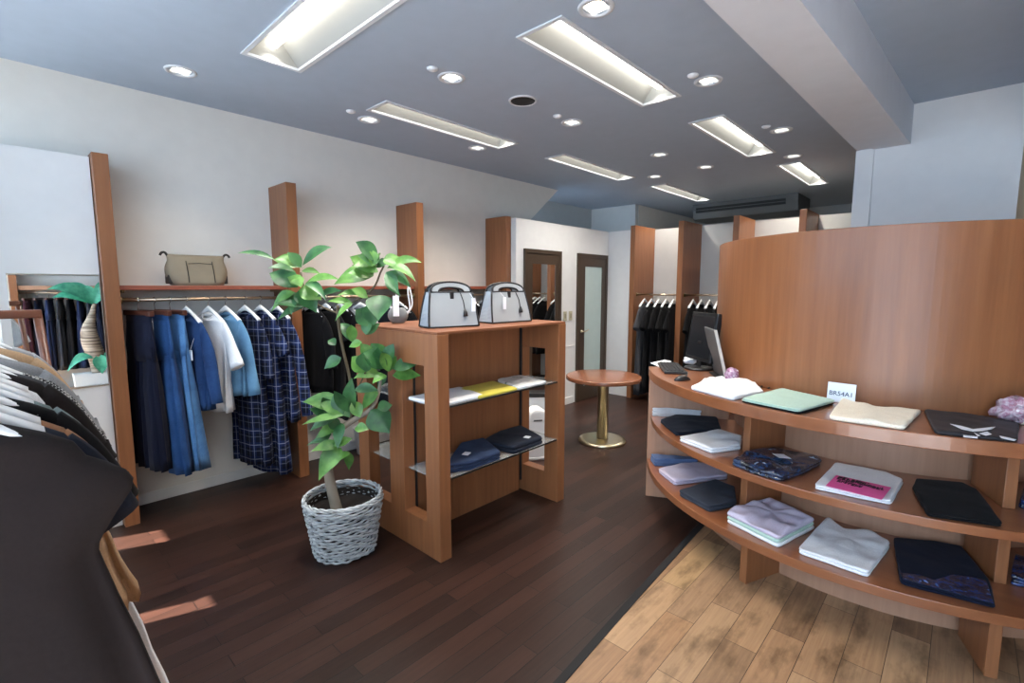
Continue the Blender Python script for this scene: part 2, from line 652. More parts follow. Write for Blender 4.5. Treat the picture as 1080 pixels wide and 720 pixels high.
# fitting room partition with the doors, corner return, rear partition
DY = 3.80
struct('wall_fitting', B(4.145, 6.2, DY, DY+0.08, 0, 2.335, 0), 'wall_side_paint')
struct('wall_corner', B(6.1, 6.2, 3.432, DY, 0, 2.335, 0), 'wall_side_paint')
struct('wall_back', B(6.64, 6.74, -1.5, 3.5, 0, 2.38, 0), 'wall_paint')
struct('baseboard_fitting', B(4.9, 5.28, DY-0.012, DY, 0, 0.09, 0.003), 'baseboard_white')
struct('baseboard_left', B(0.57, 4.1, YL-0.012, YL, 0, 0.08, 0.003), 'baseboard_white')
struct('trim_2', B(4.9, 5.28, DY-0.006, DY, 0.77, 0.785, 0.001), 'baseboard_white')


# doors
def door(name, x0, x1, ztop, glass, gx0, gx1, gz0, gz1, handle=None):
    fr = 0.045
    y = DY
    bm = bmesh.new()
    for a, c, d, e in ((x0, x0+fr, 0, ztop), (x1-fr, x1, 0, ztop), (x0+fr, x1-fr, ztop-fr, ztop)):
        box(bm, a, c, y-0.03, y+0.02, d, e, 0)
    o = struct(name, bm, 'door_frame')
    bm = bmesh.new()
    for a, c, d, e in ((x0+fr, gx0, 0.005, ztop-fr), (gx1, x1-fr, 0.005, ztop-fr), (gx0, gx1, gz1, ztop-fr), (gx0, gx1, 0.005, gz0)):
        box(bm, a, c, y-0.022, y-0.004, d, e, 0)
    lf = obj('door_leaf', bm, 'door_frame', o)
    obj('door_glass', B(gx0, gx1, y-0.016, y-0.008, gz0, gz1, 0), glass, o)
    if handle:
        bm = bmesh.new()
        hx, hz = handle
        lathe(bm, [(0.02, 0), (0.02, 0.012), (0.008, 0.014), (0.008, 0.045)], 14)
        bmesh.ops.rotate(bm, verts=bm.verts[:], cent=(0, 0, 0), matrix=Matrix.Rotation(rad(90), 3, 'X'))
        bmesh.ops.translate(bm, verts=bm.verts[:], vec=(hx, y-0.024, hz))
        tube(bm, [(hx, y-0.065, hz), (hx+0.05, y-0.068, hz), (hx+0.13, y-0.06, hz+0.02)], [0.009, 0.009, 0.006], 8)
        obj('door_handle', bm, 'brass', lf, True)
    return o


door('door_1', 4.27, 4.97, 2.0, 'mirror_glass', 4.41, 4.85, 0.2, 1.83)
door('door_2', 5.33, 6.05, 2.0, 'frosted', 5.50, 5.91, 0.2, 1.83, (5.42, 0.96))
for i, x in enumerate((5.08, 5.20)):
    t = thing('light_switch', ('beige wall switch plate on the side of the mirror door' if i == 0 else 'beige wall switch plate on the side of the frosted glass door'), 'switch', (x, DY-0.001, 1.18))
    obj('plate', B(-0.035, 0.035, -0.008, 0, -0.06, 0.06, 0.003), 'switch_plate', t)
    obj('rocker', B(-0.015, 0.015, -0.012, -0.007, -0.03, 0.03, 0.002), 'switch_key', t)

# beam over the counter and the wall end it lands on
XW = 4.72
def lerp2(a, c, x):
    t = (x-a[0])/(c[0]-a[0])
    return a[1]+(c[1]-a[1])*t
def beam_mesh():
    e1, e2, e3 = ((1.88, .80), (4.72, .715)), ((1.91, .775), (4.72, .61)), ((2.12, .53), (4.72, .385))
    bm = bmesh.new()
    rings = []
    for x in (XF, 1.0, 2.0, 3.0, XW+0.02):
        a, c, d = (lerp2(*e, x) for e in (e1, e2, e3))
        rings.append([(x, d, 2.6), (x, c, 2.6), (x, c, 2.612), (x, a, 2.612), (x, a, H+0.02), (x, d, H+0.02)])
    return loft(bm, rings, True, True)
struct('beam', beam_mesh(), 'beam_paint')
struct('wall_pier', B(XW, XW+0.14, -0.20, 0.70, 0, H+0.02, 0), 'wall_side_paint')
struct('trim_pier', B(XW-0.02, XW+0.15, 0.60, 0.715, 0, 2.605, 0.002), 'wall_side_paint')
struct('wall_pier_back', B(5.35, 5.45, -2.2, -0.1, 0, H+0.02, 0), 'cream_paint')
struct('beam_entrance', B(XF, XW+0.14, -0.5, -0.215, 2.5, H+0.02, 0), 'beam_paint')


# ================================================================ CEILING FITTINGS
TLAB = ['large recessed strip light running across the room, closest to the shop front',
        'recessed strip light above the dark floor in front of the wooden island',
        'recessed strip light between the round black speaker and the long white wall',
        'recessed strip light above the fitting room doors',
        'small recessed strip light farthest back beside the ceiling air conditioner',
        'recessed strip light over the round table side of the ceiling beam',
        'recessed strip light nearest the white pier, above the rear clothes rail']
for i, (x0, x1, y0, y1, ax) in enumerate(TROFFERS):
    cx, cy = (x0+x1)/2, (y0+y1)/2
    t = thing('ceiling_strip_light', TLAB[i], 'light', (cx, cy, H), 0 if ax == 'X' else rad(90), 'recessed strip lights')
    L, W = ((x1-x0)/2, (y1-y0)/2) if ax == 'X' else ((y1-y0)/2, (x1-x0)/2)
    bm = bmesh.new()
    f = 0.012
    for a, c, d, e in ((-L-f, L+f, -W-f, -W+f), (-L-f, L+f, W-f, W+f), (-L-f, -L+f, -W+f, W-f), (L-f, L+f, -W+f, W-f)):
        box(bm, a, c, d, e, -0.008, 0.006, 0)
    obj('frame', bm, 'white_metal', t)
    bm = bmesh.new()
    dz = 0.14
    w2 = 0.05
    rings = [[(s*L, -W, 0), (s*L, -w2, dz), (s*L, w2, dz), (s*L, W, 0)] for s in (-1, 1)]
    loft(bm, rings, closed=False)
    for s in (-1, 1):
        vs = [bm.verts.new(p) for p in ((s*L, -W, 0), (s*L, -w2, dz), (s*L, w2, dz), (s*L, W, 0))]
        bm.faces.new(vs)
    obj('reflector', bm, 'reflector', t)
    bm = bmesh.new()
    tube(bm, [(-L+0.02, 0, 0.105), (L-0.02, 0, 0.105)], 0.034, 12)
    obj('fluorescent_tube', bm, 'tube_glow', t, True)
    l = bpy.data.lights.new('tube_light', 'AREA')
    l.shape = 'RECTANGLE'
    l.size, l.size_y = 2*L-0.06, 0.05
    l.energy = STRIP
    l.color = (1.0, 0.955, 0.88)
    l.spread = rad(112)
    o = bpy.data.objects.new('tube_light', l)
    COL.objects.link(o)
    o.parent = t
    o.location = (0, 0, 0.068)
DLAB = ['above the bag on the wall shelf', 'above the leaves of the potted plant', 'above the plaid dresses on the wall rail', 'above the third wooden wall post',
        'just beyond the round black ceiling speaker', 'in front of the island strip light, closest to the shop front', 'next to the ceiling beam above the counter',
        'beside the beam over the curved wooden screen', 'above the round table', 'above the black tees of the rear rail', 'in front of the fitting room corner', 'touching the far end of the strip light by the beam']
for i, (x, y) in enumerate(DOWN):
    t = thing('recessed_downlight', 'small round recessed downlight '+DLAB[i], 'light', (x, y, H), 0, 'recessed downlights')
    bm = bmesh.new()
    n = 28
    rings = [[(r*math.cos(k*2*PI/n), r*math.sin(k*2*PI/n), z) for k in range(n)] for r, z in ((0.088, 0.0), (0.084, -0.007), (0.066, -0.007), (0.062, 0.0), (0.055, 0.045))]
    loft(bm, rings)
    obj('trim_ring', bm, 'white_metal', t, True)
    bm = bmesh.new()
    lathe(bm, [(0.02, 0.045), (0.057, 0.045), (0.057, 0.036), (0.03, 0.022), (0.005, 0.018)], 20)
    obj('lens', bm, 'lens_glow', t, True)
    l = bpy.data.lights.new('downlight_beam', 'SPOT')
    l.energy = SPOT
    l.spot_size = rad(85)
    l.spot_blend = 0.7
    l.color = (1.0, 0.86, 0.68)
    l.shadow_soft_size = 0.05
    o = bpy.data.objects.new('downlight_beam', l)
    COL.objects.link(o)
    o.parent = t
    o.location = (0, 0, -0.02)
t = thing('ceiling_speaker', 'round black speaker set flush in the white ceiling', 'speaker', (*SPK, H))
bm = bmesh.new()
lathe(bm, [(0.03, -0.006), (0.085, -0.006), (0.088, 0.0), (0.088, 0.004)], 28)
obj('grille', bm, 'can_dark', t, True)
bm = bmesh.new()
loft(bm, [[(r*math.cos(k*2*PI/28), r*math.sin(k*2*PI/28), z) for k in range(28)] for r, z in ((0.087, 0.001), (0.09, -0.009), (0.1, -0.008), (0.103, 0.0))])
obj('rim', bm, 'white_metal', t, True)
# small sensors next to some downlights
for i, (px, py, lb) in enumerate(((456, 72, 'the downlight above the plant leaves'), (370, 117, 'the downlight above the plaid dresses'), (731, 79, 'the downlight next to the ceiling beam'), (588, 122, 'the downlight beyond the black speaker'), (808, 133, 'the downlight over the curved screen'))):
    p = onz(px, py, H)
    bm = bmesh.new()
    lathe(bm, [(0.035, 0.0), (0.033, -0.008), (0.018, -0.016), (0.004, -0.018)], 16)
    o = obj('smoke_sensor', bm, 'white_gloss', None, True)
    o.location = (p.x, p.y, H)
    tag(o, 'tiny white ceiling sensor beside '+lb, 'sensor', 'ceiling sensors')
# air conditioner
t = thing('ceiling_air_conditioner', 'grey ceiling hung air conditioner with black outlet slot above the rear partition', 'air conditioner', (8.0, 2.6, H))
bm = bmesh.new()
prof = [(0.0, -0.25), (-0.06, -0.235), (-0.1, -0.1), (-0.1, 0.0), (0.6, 0.0), (0.6, -0.12), (0.5, -0.25)]
loft(bm, [[(x, y, z) for x, z in prof] for y in (-0.76, 0.76)], True, True)
obj('housing', bm, 'ac_grey', t, bevel=0.008)
bm = bmesh.new()
box(bm, -0.112, -0.06, -0.6, 0.7, -0.14, -0.06, 0.004)
obj('outlet', bm, 'ac_dark', t)
bm = bmesh.new()
box(bm, -0.118, -0.108, -0.6, 0.7, -0.105, -0.097, 0.002)
obj('louver', bm, 'ac_grey', t)


# ================================================================ WALL RACKS
def post(x0, x1, y0, y1, h, label, front='y'):
    t = thing('wooden_post', label, 'post', ((x0+x1)/2, (y0+y1)/2, 0), 0, 'wooden wall posts')
    a, c = (x1-x0)/2, (y1-y0)/2
    obj('board', B(-a, a, -c, c, 0, h, 0.003), 'cherry', t)
    return t


for x0, lab in ((0.482, 'tall cherry wood wall post beside the mirror, full height to the floor'), (1.617, 'tall cherry wood wall post behind the plant with plaid dress beside it'),
                (2.83, 'tall cherry wood wall post rising behind the leafy plant top'), (4.063, 'tall cherry wood wall post where the fitting room partition begins')):
    post(x0, x0+0.08, 3.88, YL-0.002, PH, lab)
RP = [3.36, 2.68, 2.01, 1.32, 0.64]
for y0, lab in zip(RP, ('rear cherry wood post closest to the fitting room corner', 'rear cherry wood post between two rails of black tees', 'short topped rear cherry wood post just over the screen end', 'rear cherry wood post peeking over the curved screen below the air conditioner', 'rear cherry wood post hidden mostly by the white pier')):
    post(6.06, 6.638, y0, y0+0.07, 2.39, lab)


def rail(label, p0, p1, r=0.0125):
    t = thing('clothes_rail', label, 'clothes rail', (Vector(p0)+Vector(p1))/2)
    c = (Vector(p0)+Vector(p1))/2
    bm = bmesh.new()
    tube(bm, [Vector(p0)-c, Vector(p1)-c], r, 12)
    obj('rod', bm, 'rod_metal', t, True)
    d = (Vector(p1)-Vector(p0)).normalized()
    for e in (p0, p1):
        bm = bmesh.new()
        q = Vector(e)-c
        s = 1 if e is p0 else -1
        tube(bm, [q, q+d*s*0.012], r*2.0, 14)
        obj('end_flange', bm, 'brass_dark', t, True)
    return t


BAYS = [(0.565, 1.614), (1.70, 2.827), (2.913, 4.06)]
for (a, c), nm in zip(BAYS, ('beside the mirror', 'behind the plant', 'behind the silver bags')):
    rail('brass clothes rail of the wall bay '+nm, (a, 3.95, 1.47), (c, 3.95, 1.47))
    t = thing('wall_shelf', 'long red brown wooden wall shelf of the bay '+nm, 'shelf', ((a+c)/2, 4.06, 1.545))
    L = (c-a)/2-0.002
    obj('board', B(-L, L, -0.13, 0.155, -0.012, 0.018, 0.003), 'shelf_red', t)
    for s in (-1, 1):
        obj('bracket', B(s*(L-0.02)-0.008, s*(L-0.02)+0.008, -0.1, 0.15, -0.03, -0.013, 0.002), 'brass_dark', t)
for y0, y1, nm in ((RP[1]+0.072, RP[0]-0.002, 'nearest the fitting room corner'), (RP[2]+0.072, RP[1]-0.002, 'behind the black monitor')):
    rail('thin brass clothes rail on the rear wall '+nm, (6.15, y0, 1.452), (6.15, y1, 1.452))

# white panel with mirror at the head of the wall rack
struct('wall_panel', B(0.03, 0.478, 3.94, YL, 0, 2.335, 0.002), 'wall_side_paint')
t = thing('wall_mirror', 'frameless rectangular wall mirror reflecting dark trousers and a thick trunked plant', 'mirror', (0.28, 3.94, 1.28))
obj('glass', B(-0.208, 0.192, -0.008, -0.001, -0.335, 0.34, 0.001), 'mirror_glass', t)
for z in (-0.345, 0.341):
    obj('edge_strip', B(-0.208, 0.192, -0.011, -0.001, z, z+0.008, 0.001), 'chrome', t)


# ================================================================ GARMENTS
def ell(hw, d, z, n=36, fold=0.0, ph=0.0, dip=0.0, px=0.0):
    out = []
    for k in range(n):
        a = 2*PI*k/n
        ca, sa = math.cos(a), math.sin(a)
        x = hw*math.copysign(abs(ca)**0.75, ca)
        y = d/2*math.copysign(abs(sa)**0.8, sa)
        f = fold*(math.sin(5*a+ph)+0.6*math.sin(9*a+2.1*ph))
        out.append((x*(1+f*0.6)+px, y+f*0.35*(1 if sa >= 0 else -1), z - dip*max(0, -sa)))
    return out


def hanger(label, loc, rz, kind='white', drop=0.09):
    t = thing('coat_hanger', label, 'hanger', loc, rz, 'clothes hangers')
    bm = bmesh.new()
    rings = []
    for i in range(17):
        f = -1+i/8
        x = 0.155*f
        zc = -drop+0.019-0.085*abs(f)**1.3
        hh = 0.009+0.013*(1-abs(f))**2
        tt = 0.009+0.008*abs(f)
        rings.append([(x, tt*math.cos(q), zc+hh*math.sin(q)) for q in [2*PI*j/12 for j in range(12)]])
    loft(bm, rings, True, True)
    obj('shoulder_bar', bm, 'white_gloss' if kind == 'white' else 'clip_wood', t, True)
    bm = bmesh.new()
    pts = [(0, 0, -drop+0.04), (0, 0, -0.045)]
    for k in range(9):
        a = -PI/2+k*PI*1.25/8
        pts.append((0.019*math.cos(a), 0, -0.004+0.019*math.sin(a)+0.0))
    tube(bm, [Vector(p) for p in pts], 0.0022, 6)
    obj('hook', bm, 'chrome', t, True)
    return t


def garment(name, label, cat, mat, loc, rz, L=0.65, sh=0.19, ch=0.2, hem=0.22, d=0.1, sleeve=('short', 0.2), seed=1, neck=True, group=None, price=None, hang=True, short=None, lowfold=0.05, slmat=None, drop=0.09, gap=0.004):
    """a top or dress hanging from its hanger; local X runs along the shoulders"""
    rnd = random.Random(seed)
    ph = rnd.uniform(0, 6)
    t = thing(name, label, cat, (loc[0], loc[1], 0), rz, group)
    z0 = loc[2]-drop+gap
    bm = bmesh.new()
    lv = [(0.0, 0.070, 0.052, 0.045), (-0.010, 0.082, 0.056, 0.038), (-0.026, 0.07+(sh-0.07)*0.38, 0.06, 0.02), (-0.044, 0.07+(sh-0.07)*0.68, 0.06, 0.006), (-0.062, 0.07+(sh-0.07)*0.9, 0.055, 0),
          (-0.085, sh, 0.052, 0), (-0.12, sh*1.02, 0.066, 0), (-0.2, (sh+ch)/2, d*0.9, 0)]
    zt = 0.2
    if sleeve[0] == 'kimono':
        zt = 0.23
        lv = lv[:6]+[(-0.100, sh+0.022, 0.056, 0), (-0.118, sh+0.042, 0.06, 0), (-0.134, sh+0.050, 0.062, 0), (-0.150, sh+0.046, 0.064, 0), (-0.172, sh+0.03, 0.066, 0), (-0.2, sh+0.012, 0.07, 0), (-0.215, sh+0.004, 0.072, 0), (-zt, ch, 0.074, 0)]
    m = 10
    for i in range(1, m+1):
        f = i/m
        lv.append((-zt-(L-zt)*f, ch+(hem-ch)*f+rnd.uniform(-.004, .004), d*(0.95+0.15*f), 0))
    rings = []
    for z, hw, dd, dip in lv:
        f = max(0, min(1, (-z-0.1)/max(L-0.1, .1)))
        rings.append(ell(hw, dd, z0+z, 40, lowfold*f, ph+f*0.7, dip, 0.004*math.sin(f*4+ph)))
    # turn-in at the hem gives the cloth a thickness
    rings.append([(x*0.965, y*0.9, z+0.004) for x, y, z in rings[-1]])
    rings.append([(x*0.95, y*0.86, z+0.06) for x, y, z in rings[-1]])
    loft(bm, rings)
    obj('body', bm, mat, t, True)
    if neck:
        bm = bmesh.new()
        loft(bm, [[(x*k, y*k, z+dz) for x, y, z in rings[0]] for k, dz in ((1.06, -0.012), (1.08, 0.003), (0.98, 0.008), (0.92, -0.02))])
        obj('collar', bm, slmat or mat, t, True)
    kind, sl = sleeve
    if kind not in ('none', 'kimono'):
        for s in (-1, 1):
            bm = bmesh.new()
            ang = rad(80 if kind == 'long' else 64 if kind == 'short' else 50)
            rings = []
            k = 9
            p = Vector((s*(sh-(0.022 if kind == 'cap' else 0.05)), 0, z0-(0.1 if kind == 'cap' else 0.115)))
            wob = rnd.uniform(-0.02, 0.02)
            for i in range(k+1):
                f = i/k
                a = rad(42)+(ang-rad(42))*min(1, f*2)
                c, sn = math.cos(a), math.sin(a)
                if i:
                    p = p+Vector((s*c, wob*0.4, -sn))*(sl/k)
                r = 0.068-0.008*f if kind != 'long' else 0.07-0.024*f
                if kind == 'cap':
                    r = 0.045+0.03*f
                ry = 0.019+0.004*math.sin(6*f+ph)+0.014*f
                rings.append([(p.x+s*sn*r*math.cos(q), p.y+ry*math.sin(q)*(1+0.12*math.sin(3*q+ph+5*f)), p.z+c*r*math.cos(q)) for q in [2*PI*j/18 for j in range(18)]])
            rings.append([(Vector(v)*0.94+p*0.06)[:] for v in rings[-1]])
            rings.append([((Vector(v)-p)*0.8+p+Vector((0, 0, 0.05)))[:] for v in rings[-1]])
            loft(bm, rings, True, False)
            obj('sleeve', bm, slmat or mat, t, True)
    if price:
        x, z = price
        bm = B(x-0.022, x+0.022, -d/2-0.022, -d/2-0.019, z0+z-0.09, z0+z-0.02, 0)
        tube(bm, [(x, -d/2-0.02, z0+z-0.022), (x, -0.03, z0+z+0.06)], 0.0012, 5)
        obj('price_tag', bm, 'white_card', t)
    if hang:
        hanger('white hanger of the '+(short or label), loc, rz, 'white', drop)
    return t


def trousers(name, label, mat, loc, rz, L=1.0, waist=0.17, hip=0.19, leg=0.105, hem=0.11, d=0.07, seed=1, group=None, cat='trousers', drop=0.1, price=None, hang=True):
    rnd = random.Random(seed)
    ph = rnd.uniform(0, 6)
    t = thing(name, label, cat, (loc[0], loc[1], 0), rz, group)
    z0 = loc[2]-drop
    bm = bmesh.new()
    rings = [ell(waist, d*0.7, z0, 36), ell(waist*1.01, d*0.75, z0-0.04, 36), ell(waist*1.03, d*0.8, z0-0.045, 36), ell(hip, d, z0-0.2, 36, 0.02, ph), ell(hip*0.97, d*0.9, z0-0.3, 36, 0.02, ph)]
    rings.insert(0, [(x*0.9, y*0.7, z-0.03) for x, y, z in rings[0]])
    loft(bm, rings, False, True)
    obj('hips', bm, mat, t, True)
    for s in (-1, 1):
        bm = bmesh.new()
        rings = []
        for i in range(10):
            f = i/9
            hw = hip*0.5-0.008
            hw = hw+(hem-hw)*f
            rings.append(ell(hw, d*(0.55+0.55*min(1, f*3)), z0-0.2-(L-0.2)*f, 26, 0.02+0.05*f, ph+s, 0, s*(hw*0.97+0.004)))
        rings.append([((x-s*hem*0.97)*0.93+s*hem*0.97, y*0.85, z+0.005) for x, y, z in rings[-1]])
        rings.append([(x, y*0.9, z+0.05) for x, y, z in rings[-1]])
        loft(bm, rings, True, False)
        obj('leg', bm, mat, t, True)
    bm = bmesh.new()
    loft(bm, [[(x*1.01, y*1.08, z) for x, y, z in ell(waist, d*0.72, zz, 36)] for zz in (z0+0.002, z0-0.035)])
    obj('waistband', bm, mat, t, True)
    if price:
        x, z = price
        obj('price_tag', B(x-0.022, x+0.022, -d/2-0.016, -d/2-0.013, z0+z-0.1, z0+z, 0), 'white_card', t)
    if hang:
        h = thing('clip_hanger', 'clip hanger of the '+label, 'hanger', loc, rz, 'clip hangers')
        bm = bmesh.new()
        box(bm, -0.17, 0.17, -0.016, 0.016, -drop-0.005, -drop+0.03, 0.006)
        obj('clamp_bar', bm, 'clip_wood', h)
        bm = bmesh.new()
        pts = [(0, 0, -drop+0.028), (0, 0, -0.045)]
        for k in range(9):
            a = -PI/2+k*PI*1.25/8
            pts.append((0.019*math.cos(a), 0, -0.004+0.019*math.sin(a)))
        tube(bm, pts, 0.0025, 6)
        obj('hook', bm, 'chrome', h, True)
    return t


RAILZ = 1.47
RY = 3.95
Q = rad(90)
# bay beside the mirror
trousers('trousers', 'dark navy trousers clipped first on the wall rail beside the mirror', 'ink_navy', (0.655, RY, RAILZ), -Q+0.25, L=1.02, waist=0.15, hip=0.17, leg=0.10, hem=0.10, seed=3, d=0.055)
trousers('jeans', 'wide blue denim jeans with a white tag on the wall rail', 'denim_blue', (0.745, RY, RAILZ), -Q+0.28, L=1.06, waist=0.15, hip=0.17, leg=0.115, hem=0.135, seed=4, d=0.06, price=(0.03, -0.02), cat='jeans')
trousers('jeans', 'pale blue flared jeans next to the navy long sleeved top', 'denim_light', (0.83, RY, RAILZ), -Q+0.28, L=1.05, waist=0.15, hip=0.16, leg=0.11, hem=0.13, seed=5, d=0.06, cat='jeans')
garment('sweater', 'blue denim style long sleeved top with hanging paper tag', 'top', 'blue_top', (0.925, RY, RAILZ), -Q+0.27, L=0.66, sleeve=('long', 0.52), gap=-0.012, d=0.082, seed=6, price=(0.12, -0.22), sh=0.18, ch=0.19, hem=0.2)
garment('tee_shirt', 'white tee shirt with half sleeves hanging between two blue tops', 'tee shirt', 'white_cloth', (1.06, RY, RAILZ), -Q+0.27, L=0.7, sleeve=('short', 0.3), gap=-0.012, d=0.082, seed=7, sh=0.19, ch=0.2, hem=0.2)
garment('blouse', 'sky blue long sleeved blouse beside the plaid dresses', 'top', 'sky_cloth', (1.17, RY, RAILZ), -Q+0.27, L=0.6, sleeve=('long', 0.5), gap=-0.012, d=0.082, seed=8, sh=0.18, ch=0.19, hem=0.2)
garment('plaid_dress', 'navy plaid dress hanging next to the sky blue blouse', 'dress', 'plaid_dark', (1.30, RY, RAILZ), -Q+0.27, L=1.16, sleeve=('long', 0.4), gap=-0.012, d=0.082, seed=9, sh=0.17, ch=0.18, hem=0.2)
garment('plaid_dress', 'longest navy and white plaid dress in the middle of three', 'dress', 'plaid_navy', (1.41, RY, RAILZ), -Q+0.27, L=1.25, sleeve=('short', 0.25), gap=-0.012, d=0.082, seed=10, sh=0.17, ch=0.17, hem=0.23)
garment('plaid_dress', 'navy plaid dress hanging against the wooden post by the plant', 'dress', 'plaid_navy', (1.52, RY-0.012, RAILZ), -Q+0.22, L=0.86, sleeve=('long', 0.72), gap=-0.012, d=0.082, seed=11, sh=0.17, ch=0.17, hem=0.2)
# bay behind the plant
for i, (x, L, mt, lb) in enumerate(((1.80, 0.68, 'black_cloth', 'black jacket hanging first behind the plant beside the wooden post'), (1.93, 0.74, 'soft_black', 'black top hanging second behind the plant'),
                                    (2.06, 0.98, 'black_cloth', 'long black dress hanging behind the plant leaves'), (2.50, 1.0, 'navy_cloth', 'dark navy dress hanging behind the island end'), (2.66, 0.9, 'black_cloth', 'black dress next to the wall post behind the island'))):
    garment('dark_top', lb, 'clothing', mt, (x, RY, RAILZ), -Q+0.22, L=L, sleeve=('long' if i in (0, 3) else 'short', 0.4 if i in (0, 3) else .2), seed=20+i, sh=0.18, ch=0.19, hem=0.2)
garment('pale_vest', 'pale grey sleeveless vest with white edge behind the plant stem', 'clothing', 'pale_grey_cloth', (2.25, RY, RAILZ), -Q+0.5, L=0.58, sleeve=('none', 0), seed=31, sh=0.16, ch=0.18, hem=0.16, slmat='white_cloth')
# bay behind the bags
for i, (x, L, mt, lb) in enumerate(((3.08, 0.8, 'black_cloth', 'black top on the rail behind the first silver bag'), (3.25, 0.95, 'charcoal_cloth', 'charcoal dress on the rail between the two silver bags'), (3.42, 0.9, 'pale_grey_cloth', 'pale grey top on the rail behind the silver bags'),
                                    (3.60, 1.05, 'black_cloth', 'long black dress seen through the island end frame'), (3.76, 1.05, 'navy_cloth', 'long navy dress seen through the island end frame'), (3.92, 1.05, 'soft_black', 'long soft black dress beside the fitting room post'))):
    garment('hanging_dress', lb, 'clothing', mt, (x, RY, RAILZ), -Q+0.15, L=L, sleeve=('short', 0.22), seed=40+i, sh=0.18, ch=0.19, hem=0.2)
# rear rails
for i in range(5):
    y = RP[0]-0.12-i*0.105
    nm = ('first', 'second', 'third', 'fourth', 'fifth')[i]
    garment('tee_shirt', f'{nm} black tee on the rear rail counting from the fitting room corner', 'tee shirt', ('dark_grey_cloth', 'black_cloth', 'black_cloth', 'soft_black', 'black_cloth')[i], (6.15, y, 1.452), 0.08, L=(1.25, 1.2, 0.95, 0.9, 1.1)[i], sleeve=('short', 0.26), seed=60+i, d=0.075, sh=0.18, ch=0.19, hem=0.2, group='black tees on the rear rails', short=f'{nm} black tee from the fitting room corner', gap=-0.035)
for i in range(4):
    y = RP[1]-0.12-i*0.105
    nm = ('first', 'second', 'third', 'fourth')[i]
    garment('tee_shirt', f'{nm} black tee behind the monitor counting from the rear wooden post', 'tee shirt', 'black_cloth', (6.15, y, 1.452), 0.08, L=0.85, sleeve=('short', 0.26), seed=70+i, d=0.075, sh=0.18, ch=0.19, hem=0.2, group='black tees on the rear rails', short=f'{nm} black tee behind the monitor', gap=-0.035)

# foreground rack by the street window
FX, FZ = -0.115, 1.475
t = thing('garment_rack', 'wooden clothes rack by the shop front crowded with hanging tops', 'clothes rack', (FX, 1.8, 0))
bm = bmesh.new(); tube(bm, [(0, -2.4, FZ), (0, 1.13, FZ)], 0.0125, 12); obj('rail', bm, 'rod_metal', t, True)
for s, y in ((-1, -2.4), (1, 1.13)):
    obj('crossbar', B(-0.22, 0.265, y-0.018, y+0.018, FZ-0.055, FZ-0.02, 0.005), 'rack_wood', t)
    for q in (-1, 1):
        bm = bmesh.new()
        x0, x1 = (0.25, 0.33) if q > 0 else (-0.2, -0.27)
        tube(bm, [(x0, y, FZ-0.04), (x1, y, 0.0)], 0.016, 8)
        obj('leg', bm, 'rack_wood', t, True)
FG = [(0.90, 'flared_dress', 'black dress with cap sleeves, closest garment on the wooden rack', 'brown_black', 1.0, ('kimono', 0), 0.188, 0.19, 0.36, 'dress'),
      (0.99, 'tee_shirt', 'dark navy tee right behind the closest black dress on the rack', 'navy_cloth', 0.8, ('short', 0.13), 0.19, 0.19, 0.2, 'tee shirt'),
      (1.07, 'blouse', 'tan brown blouse behind the dark navy tee on the rack', 'tan_cloth', 0.75, ('short', 0.10), 0.19, 0.19, 0.22, 'top'),
      (1.15, 'tee_shirt', 'black tee right behind the tan blouse on the rack', 'black_cloth', 0.8, ('short', 0.18), 0.19, 0.19, 0.2, 'tee shirt'),
      (1.24, 'knit_top', 'sage grey knit top on the wooden rack', 'sage_cloth', 0.6, ('short', 0.15), 0.19, 0.19, 0.2, 'top'),
      (1.33, 'tunic', 'beige flared tunic hanging behind the sage grey top', 'beige_cloth', 0.54, ('none', 0), 0.18, 0.2, 0.295, 'top'),
      (1.50, 'blouse', 'black blouse behind the sage grey top on the rack', 'brown_black', 0.65, ('short', 0.2), 0.195, 0.2, 0.2, 'top'),
      (1.58, 'blouse', 'dark grey blouse in front of the tweed jacket', 'dark_grey_cloth', 0.65, ('short', 0.2), 0.195, 0.2, 0.2, 'top'),
      (1.67, 'tweed_jacket', 'black and white tweed jacket on the wooden rack', 'tweed', 0.6, ('short', 0.2), 0.205, 0.2, 0.2, 'jacket'),
      (1.78, 'cardigan', 'grey cardigan right behind the tweed jacket', 'grey_cloth', 0.6, ('short', 0.2), 0.205, 0.2, 0.2, 'top'),
      (1.42, 'long_dress', 'long white dress hanging lowest on the wooden rack', 'white_cloth', 0.98, ('none', 0), 0.18, 0.2, 0.37, 'dress'),
      (1.95, 'blouse', 'black blouse between the grey cardigan and the beige top', 'black_cloth', 0.65, ('short', 0.2), 0.205, 0.2, 0.2, 'top'),
      (2.10, 'blouse', 'beige top near the far end of the rack', 'beige_cloth', 0.6, ('short', 0.2), 0.205, 0.2, 0.2, 'top'),
      (2.26, 'blouse', 'grey top second from the far crossbar of the rack', 'grey_cloth', 0.65, ('short', 0.2), 0.21, 0.2, 0.2, 'top'),
      (2.42, 'blouse', 'pale grey top hanging last before the far crossbar', 'pale_grey_cloth', 0.65, ('short', 0.2), 0.21, 0.2, 0.2, 'top')]
for i, (y, nm, lb, mt, L, sl, sh, ch, hem, cat) in enumerate(FG):
    garment(nm, lb, cat, mt, (FX, y, FZ), 0.03*math.sin(i*2.3), L=L, sleeve=sl, sh=sh, ch=ch, hem=hem, seed=100+i, d=0.082, drop=0.074, gap=-0.003-0.007*(i % 3))

